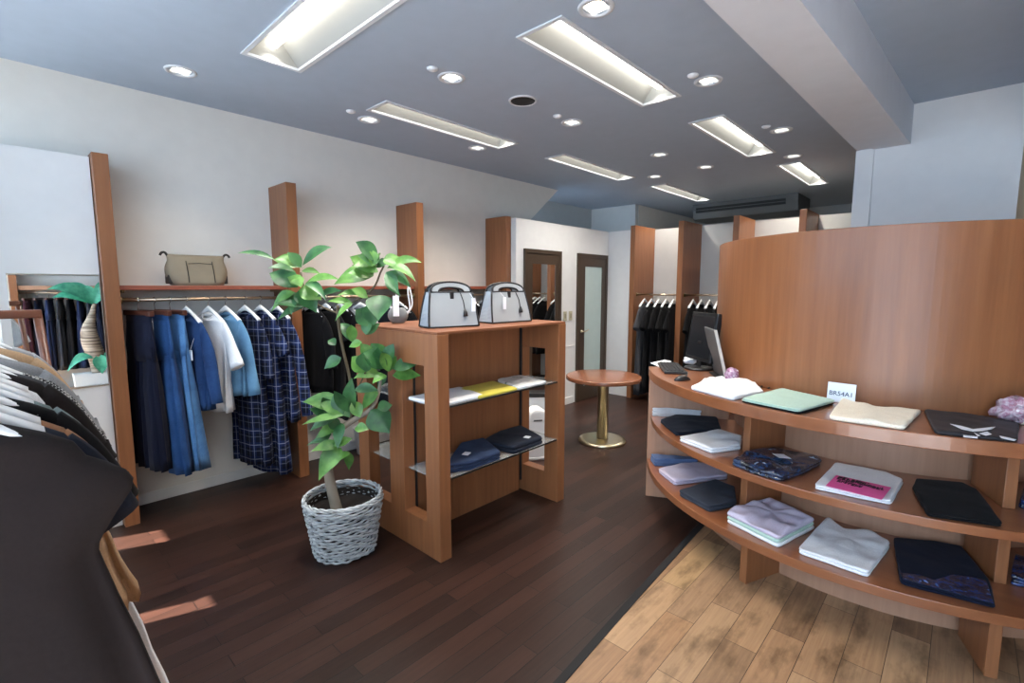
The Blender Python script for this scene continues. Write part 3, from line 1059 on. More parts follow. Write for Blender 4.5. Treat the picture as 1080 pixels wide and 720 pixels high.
# rack on the opposite wall (seen in the mirror)
for i, x in enumerate((0.2, 1.4, 2.6)):
    post(x, x+0.08, YR+0.002, YR+0.34, PH, ('tall post on the opposite wall nearest the shop front', 'middle tall post on the opposite wall seen in the mirror', 'far tall post on the opposite wall')[i])
rail('brass rail on the opposite wall, seen only in the mirror', (0.28, YR+0.22, RAILZ), (1.4, YR+0.22, RAILZ))
t = thing('wall_shelf', 'wooden shelf on the opposite wall, seen only in the mirror', 'shelf', (0.84, YR+0.16, 1.56))
obj('board', B(-0.555, 0.555, -0.155, 0.13, -0.015, 0.015, 0.003), 'cherry_pale', t)
obj('lip', B(-0.555, 0.555, 0.13, 0.142, -0.045, 0.015, 0.003), 'cherry_pale', t)
for i in range(9):
    mt = ('wine_cloth', 'ink_navy', 'denim_dark', 'charcoal_cloth', 'black_cloth', 'denim_dark', 'slate_cloth', 'ink_navy', 'black_cloth')[i]
    trousers('trousers', '%s pair of dark trousers reflected in the wall mirror' % ('first second third fourth fifth sixth seventh eighth ninth'.split()[i]), mt, (0.37+i*0.115, YR+0.22, RAILZ), Q+0.3, L=1.05, waist=0.13, hip=0.15, leg=0.08, hem=0.08, seed=200+i, group='trousers reflected in the mirror', hang=True)


# ================================================================ LEAF AND PLANTS
def leaf(bm, a, c, wd, nrm, droop=0.1, fold=0.25, k=9):
    a, c = Vector(a), Vector(c)
    ax = c-a
    L = ax.length
    t = ax.normalized()
    n = (nrm - t*nrm.dot(t)).normalized()
    s = t.cross(n)
    rows = []
    for i in range(k+1):
        f = i/k
        w_ = wd*1.05*(math.sin(PI*min(1, f**0.85))**0.85)*(1-f**4*0.5)*(1 if f < 1 else 0)
        if f < 0.12:
            w_ *= f/0.12
        p = a+ax*f-Vector((0, 0, 1))*droop*L*(4*f*(1-f))*-0.35
        rows.append([p+s*(-w_)+n*w_*fold, p+s*(-w_*0.5)+n*w_*fold*0.45, p, p+s*(w_*0.5)+n*w_*fold*0.45, p+s*w_+n*w_*fold])
    vs = [[bm.verts.new(q) for q in r] for r in rows]
    for r0, r1 in zip(vs, vs[1:]):
        for j in range(4):
            bm.faces.new((r0[j], r0[j+1], r1[j+1], r1[j]))


PC = Vector((1.33, 2.60, 0))
DP = 2.845
t = thing('potted_rubber_plant', 'tall potted rubber plant with glossy green leaves in a pale wicker basket', 'plant', PC)
# basket: woven strands wound round it
bm = bmesh.new()
NR = 25
for i in range(NR):
    f = (i+0.5)/NR
    z = 0.32*f+0.004
    r = 0.168+0.052*f
    pts = []
    for k in range(97):
        a = 2*PI*k/96
        wv = 0.006*math.sin(18*a+(PI if i % 2 else 0))
        pts.append((math.cos(a)*(r+wv), math.sin(a)*(r+wv), z+0.006*math.sin(3*a+i*1.3)+0.003*math.sin(7*a+i)))
    tube(bm, pts, 0.0072, 6, False)
obj('basket', bm, 'wicker', t, True)
bm = bmesh.new()
loft(bm, [[(math.cos(a)*r, math.sin(a)*r, z) for a in [2*PI*k/48 for k in range(48)]] for r, z in ((0.155, 0.002), (0.162, 0.01), (0.205, 0.30))], True, False)
obj('basket_lining', bm, 'soil', t, True)
bm = bmesh.new()
for q in range(3):
    tube(bm, [(math.cos(a)*(0.214+0.008*math.sin(9*a+q*2.1)), math.sin(a)*(0.214+0.008*math.sin(9*a+q*2.1)), 0.333+0.008*math.cos(9*a+q*2.1)) for a in [2*PI*k/120 for k in range(121)]], 0.006, 6, False)
obj('braided_rim', bm, 'wicker', t, True)
bm = bmesh.new()
rings = [[(math.cos(a)*r, math.sin(a)*r, 0.25+0.012*nz((r*9, a*2, 1))) for a in [2*PI*k/40 for k in range(40)]] for r in (0.2, 0.15, 0.1, 0.05, 0.01)]
loft(bm, rings, False, True)
obj('soil', bm, 'soil', t)


def pl(px, py, dd=0.0):
    return at(px, py, DP+dd)-PC


bm = bmesh.new()
tr = smooth_path([pl(356, 540, 0.0), pl(349, 512, 0), pl(346, 492, 0), pl(347, 476, 0), pl(352, 461, 0.02), pl(362, 450, 0.03), pl(376, 441, 0.03), pl(388, 434, 0.02), pl(396, 424, 0.0), pl(400, 410, -0.02), pl(402, 396, -0.03)], 4)
n_ = len(tr)
tube(bm, tr, [0.032-0.018*min(1, i/n_*1.4)-(0.008*max(0, i/n_-0.7)/0.3) for i in range(n_)], 10)
obj('trunk', bm, 'bark', t, True)
bm = bmesh.new()
tube(bm, smooth_path([pl(368, 446, 0.03), pl(372, 425, 0.05), pl(368, 395, 0.06), pl(361, 365, 0.05), pl(357, 340, 0.02), pl(356, 322, 0.0)], 4), 0.009, 8)
tube(bm, smooth_path([pl(357, 330, 0.01), pl(371, 319, 0), pl(385, 312, -0.02), pl(396, 300, -0.03), pl(401, 288, -0.04), pl(405, 280, -0.04)], 4), 0.0055, 6)
tube(bm, smooth_path([pl(357, 330, 0.01), pl(345, 326, 0), pl(332, 318, -0.02), pl(321, 303, -0.03), pl(317, 287, -0.04)], 4), 0.0055, 6)
tube(bm, smooth_path([pl(372, 425, 0.05), pl(382, 400, 0.02), pl(390, 385, -0.02), pl(399, 388, -0.05)], 3), 0.005, 6)
obj('branch', bm, 'twig', t, True)
LV = [(290, 274, 250, 267, 5), (314, 282, 288, 274, 12), (312, 287, 282, 283, 7), (314, 303, 284, 288, 17), (319, 280, 351, 261, 9), (318, 286, 338, 289, 6), (322, 299, 358, 295, 8), (315, 306, 334, 330, 18),
      (311, 308, 286, 329, 10), (322, 323, 292, 338, 9), (312, 293, 318, 303, 9), (334, 313, 361, 307, 7), (318, 282, 290, 273, 10), (320, 300, 303, 292, 10),
      (398, 277, 375, 255, 12), (394, 281, 377, 270, 11), (399, 287, 371, 280, 12), (397, 282, 412, 276, 9), (404, 275, 423, 272, 8), (408, 283, 445, 277, 9), (407, 287, 434, 304, 10), (406, 296, 432, 303, 7),
      (394, 291, 352, 300, 18), (388, 314, 370, 305, 9), (401, 311, 399, 338, 19), (394, 343, 375, 326, 16), (386, 353, 401, 341, 10), (386, 312, 355, 312, 6), (372, 320, 345, 318, 6), (390, 293, 366, 288, 9),
      (414, 389, 443, 383, 12), (414, 396, 444, 396, 11), (402, 395, 373, 399, 10), (408, 396, 398, 411, 10), (404, 389, 382, 372, 16), (407, 388, 391, 362, 13), (386, 392, 371, 376, 15), (360, 377, 342, 389, 10),
      (354, 364, 346, 359, 7), (372, 361, 358, 341, 9), (382, 361, 368, 366, 7), (400, 411, 381, 433, 13), (374, 411, 399, 412, 9), (410, 392, 402, 372, 9), (392, 380, 380, 362, 9),
      (369, 440, 371, 398, 14), (363, 432, 319, 424, 15), (362, 437, 335, 421, 13), (363, 438, 318, 448, 6), (360, 446, 332, 463, 11), (374, 452, 389, 453, 8), (391, 432, 411, 457, 20), (398, 431, 414, 427, 10),
      (362, 464, 323, 470, 7), (360, 469, 328, 476, 9), (360, 472, 336, 507, 15), (369, 477, 368, 496, 8), (358, 452, 345, 441, 9), (352, 470, 372, 462, 8), (380, 440, 371, 423, 10), (366, 434, 352, 412, 9), (350, 440, 326, 431, 10)]
rnd = random.Random(5)
bms = [bmesh.new(), bmesh.new()]
EXTRA = []
for (x0, y0, x1, y1, wd) in LV:
    if rnd.random() < 0.38:
        an = rnd.choice((-1, 1))*rnd.uniform(0.45, 0.9)
        k = rnd.uniform(0.75, 1.0)
        dx, dy = x1-x0, y1-y0
        EXTRA.append((x0, y0, x0+k*(dx*math.cos(an)-dy*math.sin(an)), y0+k*(dx*math.sin(an)+dy*math.cos(an)), wd*0.9))
for i, (x0, y0, x1, y1, wd) in enumerate(LV+EXTRA):
    g = -0.06 if y0 < 330 else 0.0
    d0 = g+rnd.uniform(-0.05, 0.05)
    d1 = d0+rnd.uniform(-0.10, 0.05)
    nn = (-FW*0.75+Vector((0, 0, 1))*0.55+RT*rnd.uniform(-0.3, 0.3)).normalized()
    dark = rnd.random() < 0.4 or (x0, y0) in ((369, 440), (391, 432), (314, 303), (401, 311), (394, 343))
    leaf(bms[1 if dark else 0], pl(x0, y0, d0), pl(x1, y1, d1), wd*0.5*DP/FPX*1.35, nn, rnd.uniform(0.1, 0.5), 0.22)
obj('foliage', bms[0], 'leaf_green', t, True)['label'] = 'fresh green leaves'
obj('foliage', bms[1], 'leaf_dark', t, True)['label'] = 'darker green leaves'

# thick trunked plant near the opposite wall (seen in the mirror)
px_, py_ = 0.98, -1.45
t = thing('caudex_plant', 'thick trunked plant in a white planter, seen in the wall mirror', 'plant', (px_, py_, 0))
bm = bmesh.new()
rings = [[(sx*s, sy*s, z) for sx, sy in ((-0.25, -0.12), (0.25, -0.12), (0.25, 0.12), (-0.25, 0.12))] for s, z in ((0.92, 0), (1.0, 0.31), (0.94, 0.31), (0.94, 0.27))]
loft(bm, rings, True, True)
obj('planter', bm, 'planter_white', t)
bm = bmesh.new()
tube(bm, smooth_path([(0.02, 0, 0.26), (0.03, 0, 0.5), (-0.02, 0, 0.75), (-0.03, 0, 0.95), (0.02, 0, 1.15), (0.06, 0, 1.32)], 4), [0.06, 0.07, 0.08, 0.09, 0.1, 0.105, 0.11, 0.11, 0.11, 0.108, 0.1, 0.095, 0.085, 0.075, 0.06, 0.05, 0.042, 0.036, 0.03, 0.025, 0.02], 14)
obj('trunk', bm, 'ringed_bark', t, True)
bm = bmesh.new()
for k, (dx, dz, wd) in enumerate(((-0.45, 0.1, 0.09), (-0.5, 0.22, 0.1), (-0.3, 0.3, 0.08), (0.15, 0.35, 0.05), (0.25, 0.2, 0.06), (-0.1, 0.28, 0.07))):
    leaf(bm, (0.06, 0, 1.3), (0.06+dx, 0.1*math.sin(k*2), 1.3+dz), wd, Vector((0, 0.8, 0.6)), 0.6)
leaf(bm, (0.0, 0.09, 0.52), (-0.32, 0.12, 0.36), 0.06, Vector((0, 0.8, 0.6)), 0.9)
leaf(bm, (0.05, 0.09, 0.58), (0.06, 0.14, 0.29), 0.09, Vector((0, 1, 0.2)), 0.1)
leaf(bm, (0.08, 0.05, 0.55), (0.28, 0.08, 0.42), 0.06, Vector((0, 0.8, 0.6)), 0.9)
obj('foliage', bm, 'leaf_teal', t, True)


# ================================================================ ISLAND SHELF
t = thing('wooden_island', 'two sided cherry wood display island with open end frames in mid room', 'display unit', (2.195, 2.49, 0))
IX0, IX1, IY0, IY1, IZ = 1.62-2.195, 2.77-2.195, 2.06-2.49, 2.92-2.49, 1.295
for s, (a, c) in ((-1, (IX0, IX0+0.08)), (1, (IX1-0.08, IX1))):
    bm = bmesh.new()
    ys = [IY0, IY0+0.125, 2.40-2.49, 2.55-2.49, IY1-0.125, IY1]
    zs = [0, 0.205, 1.115, IZ]
    vs = {}
    for xi, x in enumerate((a, c)):
        for yi, y in enumerate(ys):
            for zi, z in enumerate(zs):
                vs[xi, yi, zi] = bm.verts.new((x, y, z))
    hole = lambda yi, zi: zi == 1 and yi in (1, 3)
    for yi in range(5):
        for zi in range(3):
            if hole(yi, zi):
                for p, q in (((yi, zi), (yi+1, zi)), ((yi+1, zi), (yi+1, zi+1)), ((yi+1, zi+1), (yi, zi+1)), ((yi, zi+1), (yi, zi))):
                    bm.faces.new((vs[0, p[0], p[1]], vs[0, q[0], q[1]], vs[1, q[0], q[1]], vs[1, p[0], p[1]]))
                continue
            for xi in (0, 1):
                bm.faces.new((vs[xi, yi, zi], vs[xi, yi+1, zi], vs[xi, yi+1, zi+1], vs[xi, yi, zi+1]))
    for yi in range(5):
        bm.faces.new((vs[0, yi, 0], vs[0, yi+1, 0], vs[1, yi+1, 0], vs[1, yi, 0]))
        bm.faces.new((vs[0, yi, 3], vs[0, yi+1, 3], vs[1, yi+1, 3], vs[1, yi, 3]))
    for zi in range(3):
        for yi in (0, 5):
            bm.faces.new((vs[0, yi, zi], vs[0, yi, zi+1], vs[1, yi, zi+1], vs[1, yi, zi]))
    obj('end_frame', bm, 'cherry', t, bevel=0.003)
obj('centre_panel', B(IX0+0.1, IX1-0.1, -0.075, 0.045, 0.0, IZ-0.001, 0.002), 'cherry', t)
obj('top', B(IX0+0.002, IX1-0.002, IY0+0.002, IY1-0.002, IZ, IZ+0.016, 0.003), 'cherry_x', t)
for s in (-1, 1):
    for y in (-0.082, 0.052):
        x = s*(IX1-0.091)
        bm = B(x-0.006, x+0.006, y-0.008, y+0.008, 0.08, IZ-0.02, 0.001)
        obj('slotted_upright', bm, 'bag_trim', t)
for nm, y0, y1 in (('front', IY0+0.012, -0.085), ('back', 0.06, IY1-0.012)):
    for z in (0.885, 0.465):
        g = obj('glass_shelf', B(IX0+0.035, IX1-0.035, y0, y1, z-0.005, z+0.005, 0.001), 'smoked_glass', t)
        obj('shelf_edge', B(IX0+0.035, IX1-0.035, (y0-0.002) if nm == 'front' else y1, y0 if nm == 'front' else y1+0.002, z-0.005, z+0.005, 0), 'glass_edge', g)


# ================================================================ FOLDED CLOTHES
def folded(name, label, cat, poly, z, thick, mat, layers=2, lump=0.006, seed=1, group=None, card=None, round_=0.3):
    """clothes folded flat: poly is the footprint on the shelf"""
    pts = [Vector((p[0], p[1])) for p in poly]
    # smooth resample of the outline
    per = []
    n = len(pts)
    for i in range(n):
        a, c = pts[i], pts[(i+1) % n]
        for j in range(16):
            per.append(a.lerp(c, j/16))
    for _ in range(1):
        per = [per[i]*0.5+(per[i-1]+per[(i+1) % len(per)])*0.25 for i in range(len(per))]
    cen = sum(per, Vector((0, 0)))/len(per)
    loc = Vector((cen.x, cen.y, z+0.0008))
    t = thing(name, label, cat, loc, 0, group)
    per = [p-cen for p in per]
    m = len(per)
    rng = random.Random(seed)
    ox = rng.uniform(0, 50)
    def layer(z0, z1, k, top):
        bm = bmesh.new()
        rings = []
        sh = Vector((rng.uniform(-.004, .004), rng.uniform(-.004, .004))) if k else Vector((0, 0))
        h = z1-z0
        def ring(s, zz, lum):
            out = []
            for p in per:
                q = p*s+sh
                e = 1+0.02*nz((q.x*9+ox, q.y*9, k*3))
                q = q*e
                dz = lum*1.7*(nz((q.x*13+ox, q.y*13, k+.5))+0.6*nz((q.x*17+ox, q.y*11, k+9)))
                out.append((q.x, q.y, zz+dz))
            return out
        rings.append(ring(0.3, z0, 0))
        rings.append(ring(0.975, z0, 0))
        rings.append(ring(0.995, z0+h*0.25, 0))
        rings.append(ring(1.0, z0+h*0.6, 0))
        rings.append(ring(0.985, z0+h*0.9, lump*0.2))
        for s in (0.95, 0.86, 0.72, 0.56, 0.38, 0.2, 0.05):
            rings.append(ring(s, z0+h*(1.0+round_*(1-s)*0.35 if top else 1.0), lump if top else 0))
        loft(bm, rings, True, True)
        return bm
    mats = mat if isinstance(mat, (list, tuple)) else [mat]*layers
    for k in range(layers):
        o = obj('fold_layer', layer(thick*k/layers, thick*(k+1)/layers, k, k == layers-1), mats[k % len(mats)], t, True)
    if card:
        (u, v), (sx, sy), rz = card
        bm = bmesh.new()
        box(bm, -sx/2, sx/2, -sy/2, sy/2, 0, 0.0015, 0)
        o = obj('label_card', bm, 'white_card', t)
        q = Vector((u, v))-cen
        o.location = (q.x, q.y, thick*1.0+lump+round_*thick*0.3)
        o.rotation_euler = (0.06, 0.05, rz)
    return t


def PX(z, *pp):
    return [onz(x, y, z)[:2] for x, y in pp]


def PI_(z, *pp):
    return [(max(1.712, min(2.68, p[0])), max(2.075, min(2.395, p[1]))) for p in PX(z, *pp)]


Z1, Z2, Z3 = 0.975, 0.625, 0.29
G2, G1 = 0.89, 0.47
# on the island's glass shelves
folded('folded_tee', 'white folded tee on the upper glass shelf of the island', 'folded clothing', [(1.716, 2.085), (1.99, 2.085), (2.05, 2.38), (1.64, 2.38), (1.64, 2.205), (1.716, 2.2)], G2, 0.018, 'white_cloth', 1, 0.003, 1)
folded('folded_tee', 'yellow folded tee in the middle of the upper glass shelf', 'folded clothing', PI_(G2+.01, (508, 420), (548, 410), (520, 402), (483, 410)), G2, 0.016, 'yellow_cloth', 1, 0.003, 2)
folded('folded_tee', 'white printed tee at the far end of the upper glass shelf', 'folded clothing', PI_(G2+.01, (552, 411), (584, 404), (548, 396), (524, 401)), G2, 0.02, 'print_white', 1, 0.004, 3)
p = onz(516, 489, G1+.02)
q = onz(492, 479, G1+.06)
folded('folded_jeans', 'blue folded denim stack with white label on the lower glass shelf', 'folded clothing', PI_(G1+.02, (470, 496), (500, 494), (531, 482), (510, 466), (470, 466)), G1, 0.055, 'denim_stack', 3, 0.004, 4, card=((q.x, q.y), (0.065, 0.04), 0.5))
q = onz(556, 462, G1+.05)
folded('folded_jeans', 'black folded trousers with white label on the lower glass shelf', 'folded clothing', PI_(G1+.02, (508, 469), (545, 477), (580, 467), (549, 452), (516, 455)), G1, 0.05, 'navy_cloth', 2, 0.003, 5, card=((q.x, q.y), (0.055, 0.04), 0.4))

# counter: arcs about its centre
CC = (3.90, 0.365)
A0, A1 = 116, 262
t = thing('curved_counter', 'big curved cherry wood display counter with two shelf tiers and a tall curved screen', 'counter', (CC[0], CC[1], 0))
O = (0, 0)
bm = bmesh.new(); arc(bm, O, 0.94, 1.45, 0.915, 0.975, A0, A1, 80); obj('countertop', bm, 'cherry_top', t, bevel=0.004)
bm = bmesh.new(); arc(bm, O, 0.86, 1.425, 0.585, 0.625, A0+1.6, A1, 80); obj('shelf', bm, 'cherry_top', t, bevel=0.003)
bm = bmesh.new(); arc(bm, O, 0.86, 1.44, 0.245, 0.29, A0+1.6, A1, 80); obj('shelf', bm, 'cherry_top', t, bevel=0.003)
bm = bmesh.new(); arc(bm, O, 0.83, 0.86, 0.0, 0.914, A0+1.6, A1, 80); obj('back_panel', bm, 'cherry_pale', t)
bm = bmesh.new(); arc(bm, O, 1.09, 1.11, 0.0, 0.244, A0+1.6, A1, 80); obj('plinth', bm, 'cherry_pale', t)
bm = bmesh.new(); arc(bm, O, 0.955, 1.0, 0.976, 1.842, 98, A1, 90); obj('curved_screen', bm, 'cherry_screen', t, bevel=0.003)
def radial(a, r0, r1, z0, z1, th):
    bm = bmesh.new()
    box(bm, r0, r1, -th/2, th/2, z0, z1, 0.003)
    bmesh.ops.rotate(bm, verts=bm.verts[:], cent=(0, 0, 0), matrix=Matrix.Rotation(rad(a), 3, 'Z'))
    return bm
obj('end_panel', radial(A0+0.8, 0.9, 1.445, 0.0, 0.914, 0.035), 'cherry_pale', t)
FINS = [((2.822, 0.84), (3.125, 0.733)), ((2.85, -0.197), (3.115, -0.10)), ((3.20, -0.62), (3.42, -0.36))]
LOWFINS = [((2.595, 0.754), (2.835, 0.655)), ((2.605, -0.185), (2.85, -0.105)), ((3.02, -0.80), (3.20, -0.47))]
for hi_, lo_ in zip(FINS, LOWFINS):
    for (f_, b_), z0, z1 in ((lo_, 0.0, 0.244), (hi_, 0.291, 0.584), (hi_, 0.626, 0.914)):
        d = Vector((b_[0]-f_[0], b_[1]-f_[1]))
        bm = bmesh.new()
        box(bm, 0, d.length, -0.021, 0.021, z0, z1, 0.003)
        bmesh.ops.rotate(bm, verts=bm.verts[:], cent=(0, 0, 0), matrix=Matrix.Rotation(math.atan2(d.y, d.x), 3, 'Z'))
        bmesh.ops.translate(bm, verts=bm.verts[:], vec=(f_[0]-CC[0], f_[1]-CC[1], 0))
        obj('divider', bm, 'cherry', t)

# clothes on the counter
def fit(z, pts):
    """keep a footprint on its shelf: between two dividers, in front of the back panel"""
    def fin(k, x):
        (fx, fy), (bx, by) = FINS[k]
        return fy+(by-fy)*(x-fx)/(bx-fx)
    my = sum(p[1] for p in pts)/len(pts)
    out = []
    for x, y in pts:
        if z < 0.9 and x > 2.79:
            if my > 0.80:
                y = max(y, fin(0, x)+0.034)
            elif my > -0.17:
                y = max(min(y, fin(0, x)-0.034), fin(1, x)+0.032)
            else:
                y = min(y, fin(1, x)-0.034)
        r, a = math.hypot(x-CC[0], y-CC[1]), math.atan2(y-CC[1], x-CC[0])
        a = a % (2*PI)
        a = max(a, rad(119.3)) if z < 0.9 else a
        r = max(1.012 if z > 0.9 else 0.89, min(r, 1.442 if z > 0.9 else 1.42))
        out.append((CC[0]+r*math.cos(a), CC[1]+r*math.sin(a)))
    return out


def F(label, z, pix, thick, mat, layers=2, lump=0.006, seed=1, name='folded_tee', **k):
    return folded(name, label, 'folded clothing', fit(z, PX(z+thick*0.45, *pix)), z, thick, mat, layers, lump, seed, **k)


F('white tee spread out on the counter top next to the mint shirt', Z1, [(726, 409), (771, 421), (806, 414), (803, 404), (770, 396), (745, 402)], 0.025, 'white_cloth', 1, 0.01, 11)
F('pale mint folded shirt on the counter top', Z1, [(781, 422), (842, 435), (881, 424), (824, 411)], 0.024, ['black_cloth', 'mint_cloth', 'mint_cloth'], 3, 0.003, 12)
F('cream folded tee on the counter top in front of the small sign', Z1, [(869, 444), (956, 456), (972, 434), (920, 430), (890, 420)], 0.022, 'cream_cloth', 1, 0.006, 13)
tb = F('dark grey packed tee with white and black print on the counter top', Z1, [(989, 460), (1079, 468), (1075, 447), (1020, 437), (974, 433)], 0.014, 'packed_black', 1, 0.002, 14, name='packed_tee')
# print on the packed tee: an irregular pale figure
def flat_print(parent, pix, z, mat, name, h=0.0012):
    bm = bmesh.new()
    for poly in pix:
        vs = [(onz(x, y, z)-Vector((parent.location.x, parent.location.y, 0))) for x, y in poly]
        prism(bm, [(v.x, v.y) for v in vs], z-parent.location.z, z-parent.location.z+h)
    return obj(name, bm, mat, parent)
flat_print(tb, [[(1002, 447), (1013, 449), (1026, 452.5), (1040, 451), (1050, 450), (1046, 452.5), (1036, 454.5), (1026, 455), (1014, 452.5)]], Z1+0.02, 'white_card', 'shirt_print')
flat_print(tb, [[(1033, 457), (1041, 455), (1046, 458), (1040, 459.5)], [(1016, 459), (1031, 460.5), (1031, 462.2), (1016, 460.8)], [(1054, 459.5), (1072, 463.5), (1070, 465), (1056, 462)], [(1027, 456), (1034, 459.5), (1031, 459.8)]], Z1+0.0195, 'white_card', 'shirt_print')
# tier below the top
F('white folded tee at the back of the counter end on the upper shelf', Z2, [(691, 433), (738, 433), (739, 424), (716, 420), (692, 421)], 0.062, 'white_cloth', 3, 0.004, 21)
F('dark navy folded tee between two white tees on the upper shelf', Z2, [(696, 444), (713, 458), (760, 454), (755, 440), (712, 437)], 0.026, 'navy_cloth', 2, 0.004, 22)
F('white folded tee nearest the first divider on the upper shelf', Z2, [(716, 463), (750, 476), (781, 472), (783, 462), (760, 455)], 0.03, 'white_cloth', 2, 0.006, 23)
q = onz(824, 483, Z2+.04)
F('dark packed denim with a white card on the upper shelf', Z2, [(771, 488), (800, 499), (824, 505), (846, 498), (866, 488), (850, 481), (815, 474), (790, 477)], 0.035, 'packed_denim', 2, 0.012, 24, name='packed_jeans', card=((q.x, q.y), (0.075, 0.06), 0.7))
pk = F('white tee with a big pink print on the upper shelf', Z2, [(859, 514), (940, 531), (953, 508), (935, 500), (905, 494), (881, 490)], 0.022, 'white_cloth', 2, 0.002, 25)
zz = Z2+0.031
flat_print(pk, [[(871, 512), (930, 527), (940, 514), (882, 501)]], zz, 'pink_print', 'pink_panel')
zz += 0.0014
rg = random.Random(8)
polys = []
def quad_at(u, v):
    a_, b_, c_, d_ = (871, 512), (930, 527), (940, 514), (882, 501)
    lo_ = (a_[0]+(b_[0]-a_[0])*u, a_[1]+(b_[1]-a_[1])*u)
    hi_ = (d_[0]+(c_[0]-d_[0])*u, d_[1]+(c_[1]-d_[1])*u)
    return (lo_[0]+(hi_[0]-lo_[0])*v, lo_[1]+(hi_[1]-lo_[1])*v)
def glyph(u0, v0, du, dv_):
    for i in range(3):
        for j in range(4):
            if i == 0 or rg.random() < 0.58:
                u, v = u0+du*i/3, v0+dv_*j/4
                e, f = du/3, dv_/4
                k = rg.uniform(-0.1, 0.1)*e
                polys.append([quad_at(u+k, v), quad_at(u+e+k, v), quad_at(u+e-k, v+f), quad_at(u-k, v+f)])
for k in range(11):
    glyph(0.06+k*0.08, 0.72+0.02*math.sin(k*2)-(0.05 if k > 6 else 0), 0.07, 0.24 if k < 7 else 0.16)
for k in range(7):
    glyph(0.1+k*0.065, 0.5+0.02*math.sin(k), 0.055, 0.17)
flat_print(pk, polys, zz, 'ink_black', 'black_lettering')
F('plain black folded tee on the upper shelf beside the pink print tee', Z2, [(978, 543), (1057, 554), (1030, 518), (1014, 510), (966, 506), (962, 514)], 0.02, 'black_cloth', 2, 0.003, 26)
# lower tier
F('faded blue folded denim at the counter end on the lower shelf', Z3, [(690, 488), (735, 489), (735, 480), (712, 470), (688, 470)], 0.055, 'faded_blue', 3, 0.004, 31)
F('pale lilac folded tee between two dark pieces on the lower shelf', Z3, [(694, 496), (711, 510), (768, 503), (758, 490), (722, 490)], 0.034, 'lilac_cloth', 2, 0.005, 32)
F('slate grey folded trousers nearest the first divider on the lower shelf', Z3, [(716, 520), (748, 537), (777, 531), (775, 516), (755, 509)], 0.04, 'slate_cloth', 2, 0.006, 33)
F('white and lilac crumpled tee stack on the lower shelf', Z3, [(766, 546), (821, 573), (860, 553), (838, 541), (812, 530), (786, 533)], 0.06, ['white_cloth', 'mint_cloth', 'lilac_cloth'], 3, 0.014, 34)
wt = F('white tank top with rounded arm holes folded on the lower shelf', Z3, [(841, 581), (916, 607), (939, 575), (920, 563), (890, 560), (872, 548)], 0.03, 'white_cloth', 2, 0.006, 35)
nb = F('navy packed tee with a blue printed hem on the lower shelf', Z3, [(949, 614), (1050, 640), (1045, 615), (1028, 582), (985, 573), (943, 569)], 0.024, 'ink_navy', 2, 0.003, 36, name='packed_tee')
def hem_print(parent, pix, z, mat, nm):
    return flat_print(parent, pix, z, mat, nm, 0.0015)
hem_print(nb, [[(952, 610), (1048, 636), (1040, 612), (1022, 608), (1005, 606), (985, 612), (970, 606), (950, 604)]], Z3+0.034, 'packed_pattern', 'printed_hem')
# pieces beyond the second divider, cut by the frame
F('dark patterned piece on the upper shelf beyond the second divider', Z2, [(1074, 531), (1110, 540), (1120, 520), (1080, 512)], 0.04, 'packed_pattern', 2, 0.008, 41)
F('blue and white striped piece on the lower shelf beyond the second divider', Z3, [(1066, 612), (1120, 625), (1120, 600), (1070, 590)], 0.045, 'packed_pattern', 3, 0.008, 42)

# ---------------- things on the counter top
# keyboard
kc = [onz(x, y, Z1+.008) for x, y in ((694, 384), (703, 396), (728.6, 393.5), (709, 381))]
c0 = sum(kc, Vector())/4
ux = (kc[1]-kc[0]); uy = (kc[0]-kc[1])
t = thing('computer_keyboard', 'black computer keyboard at the end of the curved counter', 'keyboard', (c0.x, c0.y, Z1+.001), math.atan2(ux.y, ux.x))
KL, KW = 0.41/2, 0.15/2
obj('case', B(-KL, KL, -KW, KW, 0, 0.018, 0.005), 'black_plastic', t)
bm = bmesh.new()
for r in range(5):
    for c in range(14):
        x = -KL+0.02+c*(2*KL-0.04)/13.5
        y = -KW+0.016+r*0.0235
        box(bm, x, x+0.02, y, y+0.017, 0.017, 0.024, 0)
k_ = obj('keys', bm, 'key_black', t)
k_['kind'] = 'stuff'
# mouse
c0 = onz(719.5, 401, Z1)
bm = bmesh.new()
rings = []
for i in range(9):
    f = i/8
    r = math.sin(PI*(0.08+0.84*f))
    rings.append([(-0.055+0.11*f, 0.032*r*math.cos(a), max(0, 0.034*r*math.sin(a))) for a in [PI*j/10 for j in range(11)]])
loft(bm, rings, True, True)
t = thing('computer_mouse', 'black computer mouse beside the keyboard', 'mouse', (c0.x, c0.y, Z1+.001), rad(-30))
obj('shell', bm, 'black_plastic', t, True)
bm = bmesh.new(); tube(bm, [(0.03, -0.004, 0.03), (0.03, 0.004, 0.03)], 0.007, 10); obj('scroll_wheel', bm, 'slate_grey', t, True)
# monitor
mb = onz(737, 389, Z1)
tw = Vector((-mb.x, -mb.y, 0)).normalized()
wv = (tw*0.90+RT*0.44).normalized()          # along the screen, far side -> near side
t = thing('computer_monitor', 'black flat monitor on a stand turned away from the counter front', 'monitor', (mb.x, mb.y, Z1+.001), math.atan2(wv.y, wv.x))
